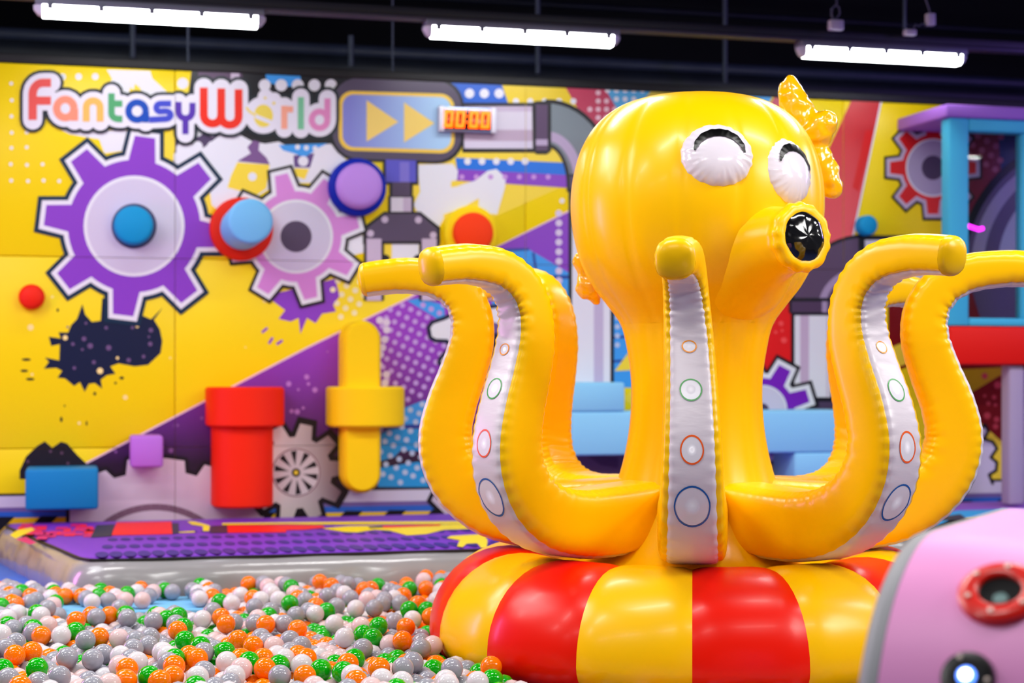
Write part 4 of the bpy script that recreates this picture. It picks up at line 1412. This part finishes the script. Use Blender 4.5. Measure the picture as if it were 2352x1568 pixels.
    for j in range(32):
        Fc.append((b0 + 3 * 32 + j, b0 + 3 * 32 + (j + 1) % 32, len(V) - 1)[::fl])
    t = pydata('tentacle', V, Fc, M_oy, parent=octo)
    V, Fc = patch(list(np.linspace(-W0, W0, 20)), 'x', None, None)
    pydata('underside_strip', V, Fc, M_ow, parent=t)
    # printed suckers: white disc with a coloured outline
    for z_t, rx, ry, rgb, nm in ((1.152, 0.0235, 0.0235, (245, 150, 40), 'orange'), (1.018, 0.0345, 0.0345, (70, 160, 80), 'green'),
                                 (0.838, 0.036, 0.036, (245, 96, 30), 'red'), (0.665, 0.056, 0.050, (20, 90, 170), 'blue')):
        # index along the outer face whose height is z_t, in the lower sweep
        best = min((abs(P(i, 0.0)[2] - z_t), i) for i in np.linspace(N * 0.22, N * 0.78, 160))[1]
        ds = sl[int(best) + 1] - sl[int(best)]
        for ring_i, (k_in, k_out, m, off) in enumerate(((0.0, 0.90, mat('sucker_white', (232, 228, 236), rough=0.2), 0.0012), (1 - 0.0045 / rx, 1.0, mat('sucker_' + nm, rgb, rough=0.25), 0.0018))):
            V, Fc = [], []
            nn = 32
            steps = (k_in, (k_in + k_out) / 2, k_out) if k_in == 0 else (k_in, k_out)
            for kk in steps:
                for j in range(nn):
                    a = 2 * pi * j / nn
                    dx_, dy_ = rx * kk * cos(a), ry * kk * sin(a)
                    h = float(np.interp(best, np.arange(N), hw))
                    sth = max(-0.98, min(0.98, dx_ / (h * 0.95)))
                    th = math.atan(sth)
                    V.append(P(best + dy_ / ds, th, off))
            R_ = len(steps)
            for r in range(R_ - 1):
                for j in range(nn):
                    j2 = (j + 1) % nn
                    Fc.append((r * nn + j, (r + 1) * nn + j, (r + 1) * nn + j2, r * nn + j2))
            if k_in == 0:
                Fc.append(tuple(range(nn - 1, -1, -1)))
            pydata('sucker' if ring_i == 0 else 'sucker_outline', V, Fc, m, parent=t)
    return t
for i, (az, lift, reach, tw, by) in enumerate(((-96.3, 0.0, 0.95, -0.05, 0.0), (-140, 0.0, 1.0, 0.0, 0.015), (-180, 0.0, 1.0, 0.0, 0.035), (128, 0.02, 1.0, 0.0, 0.0),
                                           (82, 0.0, 1.0, 0.0, 0.0), (33, -0.03, 1.0, 0.0, 0.0), (-8, 0.02, 1.06, 0.0, 0.06), (-55, 0.02, 1.0, 0.0, 0.055))):
    tentacle(radians(az), lift, reach, seed=i, twist=tw, belly=by)

# eyes
def eye(az, z, rx, ry, roll, tilt):
    r = head_r(z) - 0.006
    c = np.array([0.010 + r * sin(az), -r * cos(az), z])
    nv = np.array([sin(az) * cos(tilt), -cos(az) * cos(tilt), sin(tilt)])
    ux = np.array([cos(az), sin(az), 0])
    uz = np.cross(nv, ux) * -1
    uz = uz if uz[2] > 0 else -uz
    ux, uz = ux * cos(roll) + uz * sin(roll), uz * cos(roll) - ux * sin(roll)
    Rh = 0.45
    def S(a, b, off=0.0):
        """a, b in -1..1 over the eye disc"""
        rho = sqrt(a * a + b * b)
        ph = atan2(b, a)
        puff = 0.036 * (max(0.0, 1 - min(1, rho) ** 3.0)) ** 0.6
        crink = 0.0014 * (sin(ph * 17 + 2.3 * sin(ph * 5)) + 0.6 * sin(ph * 31 + rho * 9)) * max(0, rho - 0.5) ** 1.3 * 3
        x, y = a * rx * (1 + 0.011 * sin(ph * 17 + sin(ph * 4))), b * ry * (1 + 0.011 * sin(ph * 17 + sin(ph * 4)))
        sag = -(x * x + y * y) / (2 * Rh)
        return c + ux * x + uz * y + nv * (puff + crink + sag + off)
    V, Fc = [S(0, 0)], []
    nr, na = 30, 128
    for i in range(1, nr + 1):
        for k in range(na):
            a = 2 * pi * k / na
            q = (i / nr)
            V.append(S(q * cos(a), q * sin(a)))
    for k in range(na):
        V.append(S(1.0 * cos(2 * pi * k / na), 1.0 * sin(2 * pi * k / na), -0.03))
    for k in range(na):
        k2 = (k + 1) % na
        Fc.append((0, 1 + k, 1 + k2))
        for i in range(nr):
            Fc.append((1 + i * na + k, 1 + (i + 1) * na + k, 1 + (i + 1) * na + k2, 1 + i * na + k2))
    o = pydata('eye', V, Fc, M_ew, parent=octo)
    # smiling lid: tapered crescent
    V, Fc = [], []
    n = 64
    for i in range(n + 1):
        t = i / n
        a = radians(178 - 172 * t)
        wdt = 0.012 + 0.115 * sin(pi * t) ** 0.75
        for s_ in np.linspace(-1, 1, 13):
            R_ = 0.62 + s_ * wdt
            V.append(S(R_ * 1.10 * cos(a) + 0.02, R_ * 1.03 * sin(a) - 0.03, 0.004))
    for i in range(n):
        for k in range(12):
            Fc.append((i * 13 + k, i * 13 + k + 1, (i + 1) * 13 + k + 1, (i + 1) * 13 + k))
    pydata('smiling_lid', V, Fc, mat('lid_black', (2, 2, 3), rough=0.3, spec=0.25), parent=o)
eye(radians(3.6), 1.805, 0.124, 0.114, radians(-4), radians(14))
eye(radians(40.0), 1.765, 0.112, 0.120, radians(-14), radians(12))

# snout with black mouth
az, el = radians(29.5), radians(4)
dv = Vector((sin(az) * cos(el), -cos(az) * cos(el), sin(el)))
M0 = Vector((0.971 - OX, 5.475 - OY, 1.523))          # mouth centre, octopus-local
ux = Vector((cos(az), sin(az), 0)); uz = ux.cross(dv) * -1
if uz.z < 0: uz = -uz
sn = [(-0.40, 0.245), (-0.33, 0.222), (-0.28, 0.190), (-0.23, 0.158), (-0.17, 0.132), (-0.11, 0.116), (-0.075, 0.110), (-0.060, 0.104), (-0.045, 0.112), (-0.025, 0.118), (-0.008, 0.113), (0.0, 0.098), (-0.004, 0.08)]
V, Fc = [], []
n = 64
for (l, r) in sn:
    ring_w = max(0.0, 1 - abs(l + 0.02) / 0.06)
    for k in range(n):
        a = 2 * pi * k / n
        rr = r * (1 + ring_w * 0.035 * sin(a * 13 + sin(a * 4) * 1.2))
        V.append(M0 + dv * l + ux * (rr * cos(a)) + uz * (rr * sin(a) + (-0.02 * min(1, max(0, (-l - 0.12) / 0.25)))))
for i in range(len(sn) - 1):
    for k in range(n):
        k2 = (k + 1) % n
        Fc.append((i * n + k, i * n + k2, (i + 1) * n + k2, (i + 1) * n + k))
snout = pydata('snout', V, Fc, M_oy, parent=octo)
V, Fc = [M0 + dv * 0.016], []
for i in range(1, 9):
    q = i / 8
    for k in range(n):
        a = 2 * pi * k / n
        rr = 0.083 * q
        V.append(M0 + dv * (0.016 * (1 - q ** 2.5) - 0.004 * (q == 1) + 0.0016 * sin(a * 7 + q * 3) * q) + ux * (rr * cos(a)) + uz * (rr * sin(a)))
for k in range(n):
    k2 = (k + 1) % n
    Fc.append((0, 1 + k, 1 + k2))
    for i in range(7):
        Fc.append((1 + i * n + k, 1 + (i + 1) * n + k, 1 + (i + 1) * n + k2, 1 + i * n + k2))
pydata('mouth', V, Fc, M_ok, parent=snout)

# crinkled star bow on the side of the head
def lobes(name, c, arms, parent, m):
    bm = bmesh.new()
    def ell(p, r):
        g = bmesh.ops.create_icosphere(bm, subdivisions=2, radius=1.0)
        for v in g['verts']:
            v.co = Vector((v.co.x * r[0] + p[0], v.co.y * r[1] + p[1], v.co.z * r[2] + p[2]))
    ell(c, (0.06, 0.055, 0.06))
    for d, r0, r1 in arms:
        d = Vector(d)
        for k in range(13):
            t = k / 12
            r = r0 * (1 - t) + r1 * t
            r *= (1.0 + 0.22 * sin(pi * min(1, t * 1.05)))
            ell(Vector(c) + d * t + Vector((0.012 * sin(t * 5), 0, 0)), (r, r * 0.85, r))
    o = from_bm(name, bm, m, parent)
    rm = o.modifiers.new('skin', 'REMESH')
    rm.mode = 'VOXEL'; rm.voxel_size = 0.007; rm.use_smooth_shade = True
    smo = o.modifiers.new('soften', 'SMOOTH'); smo.iterations = 6; smo.factor = 0.6
    tx = bpy.data.textures.new(name + '_crinkle', 'STUCCI'); tx.noise_scale = 0.035; tx.turbulence = 6
    dm = o.modifiers.new('crinkle', 'DISPLACE'); dm.texture = tx; dm.strength = 0.016; dm.mid_level = 0.5
    sm2 = o.modifiers.new('soften2', 'SMOOTH'); sm2.iterations = 2; sm2.factor = 0.5
    return o
SC = Vector(at(1840, 318, 6.12)) - Vector((OX, OY, 0))
lobes('star_bow', SC, [((-0.030, 0.0, 0.185), 0.058, 0.046), ((0.092, -0.03, 0.052), 0.060, 0.052), ((0.122, 0.0, -0.178), 0.048, 0.050), ((-0.10, 0.10, -0.02), 0.06, 0.06)], octo, M_glossy_y)
SB = Vector((-0.36, 0.20, 1.40))
lobes('star_bow', SB, [((-0.035, -0.02, 0.09), 0.032, 0.026), ((0.03, 0.0, -0.055), 0.03, 0.022)], octo, M_glossy_y)

# ================================================================== PINK CONSOLE IN THE FOREGROUND
PSI = radians(30)
ev, dv2 = Vector((cos(PSI), -sin(PSI), 0)), Vector((sin(PSI), cos(PSI), 0))
con = empty('play_console', (0.582, 2.70, 0.0), rz=-PSI)          # local x along the face, y back, z up
tag(con, 'pink rounded play console with red port and black lamp', 'play console')
RHO, ZT = 0.38, 0.786
M_pk = mat('console_pink', (244, 156, 218), rough=0.42, spec=0.4, bump=0.02)
M_gy = mat('console_grey', (150, 150, 156), rough=0.5)
cp = [(0.0, 0.0), (0.0, 0.2), (0.0, ZT - RHO)] + [(RHO * (1 - cos(radians(a))), ZT - RHO + RHO * sin(radians(a))) for a in range(5, 91, 5)] + [(0.7, ZT), (0.95, ZT), (0.95, 0.0)]
def extr(xs_in, name, m, parent, caps=(True, True)):
    V, Fc = [], []
    n = len(cp)
    cy_, cz_ = 0.5, 0.35
    for x, ins in xs_in:
        for y, z in cp:
            yy = y + ins if y < 0.5 else y - ins
            zz = min(z, ZT - ins) if z > ZT - RHO else z
            if ZT - RHO < z:
                k = (RHO - ins) / RHO
                if y <= RHO:
                    yy = RHO - (RHO - y) * k
                    zz = ZT - RHO + (z - (ZT - RHO)) * k
                else:
                    zz = ZT - ins
            V.append((x, yy, max(0, zz)))
    for r in range(len(xs_in) - 1):
        for k in range(n):
            k2 = (k + 1) % n
            Fc.append((r * n + k, (r + 1) * n + k, (r + 1) * n + k2, r * n + k2))
    if caps[0]: Fc.append(tuple(range(n)))
    if caps[1]: Fc.append(tuple((len(xs_in) - 1) * n + k for k in range(n - 1, -1, -1)))
    return pydata(name, V, Fc, m, parent=parent, angle=35)
extr([(0.004, 0.0), (0.85, 0.0)], 'body', M_pk, con)
extr([(-0.036, 0.030), (-0.033, 0.016), (-0.024, 0.005), (-0.012, 0.0), (0.003, 0.0)], 'edge_band', M_gy, con)
extr([(0.851, 0.0), (0.866, 0.0), (0.878, 0.005), (0.887, 0.016), (0.89, 0.03)], 'edge_band', M_gy, con)
def on_console(x, eldeg):
    a = radians(eldeg)
    p = Vector((x, RHO * (1 - cos(a)), ZT - RHO + RHO * sin(a)))
    nrm = Vector((0, -cos(a), sin(a)))
    up = Vector((0, sin(a), cos(a)))
    M = Matrix((Vector((1, 0, 0)), up, nrm)).transposed().to_4x4()      # local z = surface normal
    M.translation = p
    return M
def lathe_at(name, profl, m, M, parent, n=40):
    o = lathe(name, profl, m, parent, n=n)
    o.matrix_local = M
    return o
M_cr = mat('port_red', (236, 26, 12), rough=0.3, coat=0.2); M_ck = mat('port_black', (8, 8, 12), rough=0.3)
M_scr = mat('screw_steel', (225, 205, 195), rough=0.3, metal=0.5)
Mp = on_console(0.176, 53)
po = lathe_at('port_ring', [(0.036, -0.012), (0.036, 0.010), (0.041, 0.014), (0.062, 0.013), (0.069, 0.007), (0.070, -0.010)], M_cr, Mp, con)
lathe_at('port_hole', [(0.037, 0.0035), (0.0, 0.0035)], M_ck, Matrix.Identity(4), po)
lathe_at('port_plug', [(0.013, 0.004), (0.012, 0.008), (0.0, 0.009)], mat('port_plug_grey', (120, 150, 150), rough=0.3), Matrix.Translation((0.004, -0.018, 0)), po, n=20)
for k in range(6):
    a = 2 * pi * k / 6 + 0.45
    lathe_at('screw', [(0.0048, 0.012), (0.0048, 0.0155), (0.003, 0.017), (0.0, 0.017)], M_scr, Matrix.Translation((0.0525 * cos(a), 0.0525 * sin(a), 0)), po, n=12)
Mh = on_console(0.150, 28)
ho = lathe_at('lamp_housing', [(0.044, -0.008), (0.044, 0.004), (0.041, 0.010), (0.030, 0.012), (0.016, 0.011), (0.0, 0.011)], M_ck, Mh, con)
lathe_at('lamp_lens', [(0.0155, 0.010), (0.0155, 0.014), (0.010, 0.018), (0.0, 0.019)], mat('lamp_blue', (40, 90, 255), emit=(90, 140, 255), estr=2.5), Matrix.Identity(4), ho, n=24)
lathe_at('lamp_core', [(0.0095, 0.0185), (0.008, 0.0205), (0.0, 0.021)], mat('lamp_white', (255, 255, 255), emit=(235, 242, 255), estr=6), Matrix.Identity(4), ho, n=20)
for k in range(3):
    a = 2 * pi * k / 3 + 2.0
    lathe_at('screw', [(0.0042, 0.009), (0.0042, 0.0125), (0.0, 0.013)], M_scr, Matrix.Translation((0.034 * cos(a), 0.034 * sin(a), 0)), ho, n=12)

# ================================================================== BALL PIT
BR = 0.035
rng = np.random.default_rng(11)
def mat_front(X): return 7.80 + 0.272 * X - 0.085
pad_o = np.array([pa[0], pa[1]])
def pad_local(X, Y):
    dx, dy = X - pad_o[0], Y - pad_o[1]
    return dx * CW + dy * SW, -dx * SW + dy * CW
def on_pad(X, Y):
    a, b = pad_local(X, Y)
    return (a < 0.0) & (b > 0.0)
def allowed(X, Y, Z):
    d = np.hypot(X - OX, Y - OY)
    ok = d > RM + RT + 0.02
    ok &= ~((X > 1.25) & (Y > 5.2))
    lim = np.where(X > fl_[0] - 0.05, mat_front(X) - BR, 7.33 - BR)
    ok &= Y < lim
    ok &= X > -2.62 - 0 * Y
    ok &= ~((X > -0.02) & (Z > 0.06))
    return ok
pos = []
dx_, dy_ = BR * 2.04, BR * 2.04 * 0.866
for layer, (z, dens) in enumerate(((BR, 1.0), (BR + 0.056, 0.97), (BR + 0.112, 0.30))):
    ys_ = np.arange(4.48, 8.0, dy_)
    for r, y in enumerate(ys_):
        xs_ = np.arange(-2.6, 2.0, dx_) + (dx_ / 2 if (r + layer) % 2 else 0) + (layer * dx_ / 3)
        for x in xs_:
            if rng.random() < dens:
                pos.append((x + rng.normal(0, 0.010), y + rng.normal(0, 0.010) + layer * 0.02, z + rng.normal(0, 0.006)))
pos = np.array(pos)
pos = pos[allowed(pos[:, 0], pos[:, 1], pos[:, 2])]
op = on_pad(pos[:, 0], pos[:, 1])
a_, b_ = pad_local(pos[:, 0], pos[:, 1])
# on the pad only one loose layer, thinner towards its right end; bare strip along the pad's front there
keep = ~op | ((pos[:, 2] < 0.06) & (rng.random(len(pos)) < np.where(a_ < -0.75, 0.85, 0.55)) & ((b_ > 0.05) | (a_ < -0.75)))
low = (~op) & (a_ > -0.62) & (a_ < 0.0) & (b_ > -0.26) & (pos[:, 2] > 0.07)
keep &= ~low
pos = pos[keep]
op = on_pad(pos[:, 0], pos[:, 1])
pos[op, 2] = PADZ + BR + rng.uniform(0, 0.02, op.sum())
def pairs_of(P, R):
    key = np.floor(P[:, :2] / R).astype(int)
    cells = {}
    for i, k in enumerate(map(tuple, key)):
        cells.setdefault(k, []).append(i)
    A, B = [], []
    for (cx_, cy_), idx in cells.items():
        ia = np.array(idx)
        for ox_, oy_ in ((0, 0), (1, 0), (0, 1), (1, 1), (-1, 1)):
            jb = cells.get((cx_ + ox_, cy_ + oy_))
            if jb is None: continue
            jb = np.array(jb)
            g1, g2 = np.meshgrid(ia, jb, indexing='ij')
            g1, g2 = g1.ravel(), g2.ravel()
            if ox_ == 0 and oy_ == 0:
                k = g1 < g2
                g1, g2 = g1[k], g2[k]
            A.append(g1); B.append(g2)
    A, B = np.concatenate(A), np.concatenate(B)
    d = np.linalg.norm(P[A] - P[B], axis=1)
    k = d < R
    return A[k], B[k]
for it in range(110):
    if it % 10 == 0:
        A, B = pairs_of(pos, 0.105)
    if it < 80:
        pos[:, 2] -= 0.0022
    d = pos[A] - pos[B]
    ln = np.linalg.norm(d, axis=1) + 1e-9
    pen = np.maximum(0, 2 * BR - ln)
    mv = d / ln[:, None] * (pen * 0.42)[:, None]
    for ax in range(3):
        pos[:, ax] += np.bincount(A, mv[:, ax], len(pos)) - np.bincount(B, mv[:, ax], len(pos))
    # ring tube
    dx2, dy2 = pos[:, 0] - OX, pos[:, 1] - OY
    dd = np.hypot(dx2, dy2) + 1e-9
    dr_, dz_ = dd - RM, pos[:, 2] - RC
    tl = np.hypot(dr_, dz_) + 1e-9
    push = np.maximum(0, RT + BR + 0.002 - tl)
    pos[:, 0] += dx2 / dd * push * np.abs(dr_ / tl)
    pos[:, 1] += dy2 / dd * push * np.abs(dr_ / tl)
    # mat, edges, floor, pad
    lim = np.where(pos[:, 0] > fl_[0] - 0.05, mat_front(pos[:, 0]) - BR, 7.33 - BR)
    pos[:, 1] = np.minimum(pos[:, 1], lim)
    pos[:, 0] = np.maximum(pos[:, 0], -2.62)
    pos[:, 1] = np.maximum(pos[:, 1], 4.45)
    gz = np.where(on_pad(pos[:, 0], pos[:, 1]) & (pos[:, 2] > PADZ * 0.55), PADZ + BR, BR)
    a_, b_ = pad_local(pos[:, 0], pos[:, 1])
    under = (a_ < 0) & (b_ > -BR) & (pos[:, 2] < PADZ * 0.55 + 0.0)
    sh = np.where(under, -(b_ + BR), 0)
    pos[:, 0] += -SW * sh
    pos[:, 1] += CW * sh
    pos[:, 2] = np.maximum(pos[:, 2], gz)
# which balls show largest: a small depth buffer over the frame
BW, BH = 588, 392
k_ = BW / 2352
dep = pos[:, 1]
sx_ = (CX + F * pos[:, 0] / dep) * k_
sy_ = (HY - F * (pos[:, 2] - H) / dep) * k_
sr_ = F * BR / dep * k_
buf = -np.ones((BH, BW), int)
for i in np.argsort(-dep):
    x0, x1 = int(max(0, sx_[i] - sr_[i])), int(min(BW - 1, sx_[i] + sr_[i]) + 1)
    y0, y1 = int(max(0, sy_[i] - sr_[i])), int(min(BH - 1, sy_[i] + sr_[i]) + 1)
    if x1 <= x0 or y1 <= y0: continue
    yy, xx = np.mgrid[y0:y1, x0:x1]
    buf[y0:y1, x0:x1][(xx - sx_[i]) ** 2 + (yy - sy_[i]) ** 2 < sr_[i] ** 2] = i
cnt = np.bincount(buf[buf >= 0].ravel(), minlength=len(pos))
big = np.argsort(-cnt)[:300]
big = [int(i) for i in big if cnt[i] > 0]

def ball_mat(name, rgb, tl=0.0, rough=0.09):
    m = mat('ball_' + name, rgb, rough=rough, spec=0.5, coat=0.0, vary=0.0)
    if tl:
        nt = m.node_tree
        b = nt.nodes['Principled BSDF']
        t = nt.nodes.new('ShaderNodeBsdfTranslucent')
        t.inputs[0].default_value = (*lin(rgb), 1)
        mx = nt.nodes.new('ShaderNodeMixShader')
        mx.inputs[0].default_value = tl
        nt.links.new(b.outputs[0], mx.inputs[1])
        nt.links.new(t.outputs[0], mx.inputs[2])
        nt.links.new(mx.outputs[0], nt.nodes['Material Output'].inputs[0])
    return m
BM = [('green', ball_mat('green', (10, 172, 14))), ('orange', ball_mat('orange', (255, 122, 0))), ('grey', ball_mat('grey', (156, 156, 168))),
      ('white', ball_mat('white', (230, 226, 232), 0.2)), ('frosted pink white', ball_mat('frosted', (240, 214, 216), 0.25))]
wts = np.array([0.17, 0.28, 0.24, 0.19, 0.12])
colr = rng.choice(5, len(pos), p=wts)
left = (pos[:, 0] < -1.2)
sw_ = left & (colr == 1) & (rng.random(len(pos)) < 0.35)
colr[sw_] = 2
bmp = bmesh.new()
bmesh.ops.create_icosphere(bmp, subdivisions=4, radius=BR)
protos = []
for nm, m in BM:
    me = bpy.data.meshes.new('pit_ball_' + nm.replace(' ', '_'))
    bmp.to_mesh(me)
    me.materials.append(m)
    me.polygons.foreach_set('use_smooth', [True] * len(me.polygons))
    protos.append(me)
bmp.free()
for i in big:
    c = int(colr[i])
    nm = BM[c][0]
    o = bpy.data.objects.new('pit_ball', protos[c])
    o.location = pos[i]
    COL.objects.link(o)
    tag(o, '%s plastic ball among the nearer balls of the pit' % nm, 'ball', nm + ' balls of the pit')
rest = np.array(sorted(set(range(len(pos))) - set(big)))
bmp = bmesh.new()
bmesh.ops.create_icosphere(bmp, subdivisions=2, radius=BR)
bv = np.array([v.co[:] for v in bmp.verts]); bf = np.array([[v.index for v in f.verts] for f in bmp.faces])
bmp.free()
allv = (pos[rest][:, None, :] + bv[None]).reshape(-1, 3)
allf = (bf[None] + (np.arange(len(rest)) * len(bv))[:, None, None]).reshape(-1, 3)
me = bpy.data.meshes.new('pit_balls')
me.vertices.add(len(allv)); me.vertices.foreach_set('co', allv.ravel().astype(np.float32))
me.loops.add(len(allf) * 3); me.loops.foreach_set('vertex_index', allf.ravel().astype(np.int32))
me.polygons.add(len(allf)); me.polygons.foreach_set('loop_start', np.arange(0, len(allf) * 3, 3, dtype=np.int32))
for nm, m in BM: me.materials.append(m)
me.polygons.foreach_set('material_index', np.repeat(colr[rest], len(bf)).astype(np.int32))
me.polygons.foreach_set('use_smooth', np.ones(len(allf), bool))
me.update(calc_edges=True); me.validate()
o = link('pit_balls', me)
tag(o, 'farther and buried green, orange, grey and white plastic balls filling the pit', 'balls', kind='stuff')
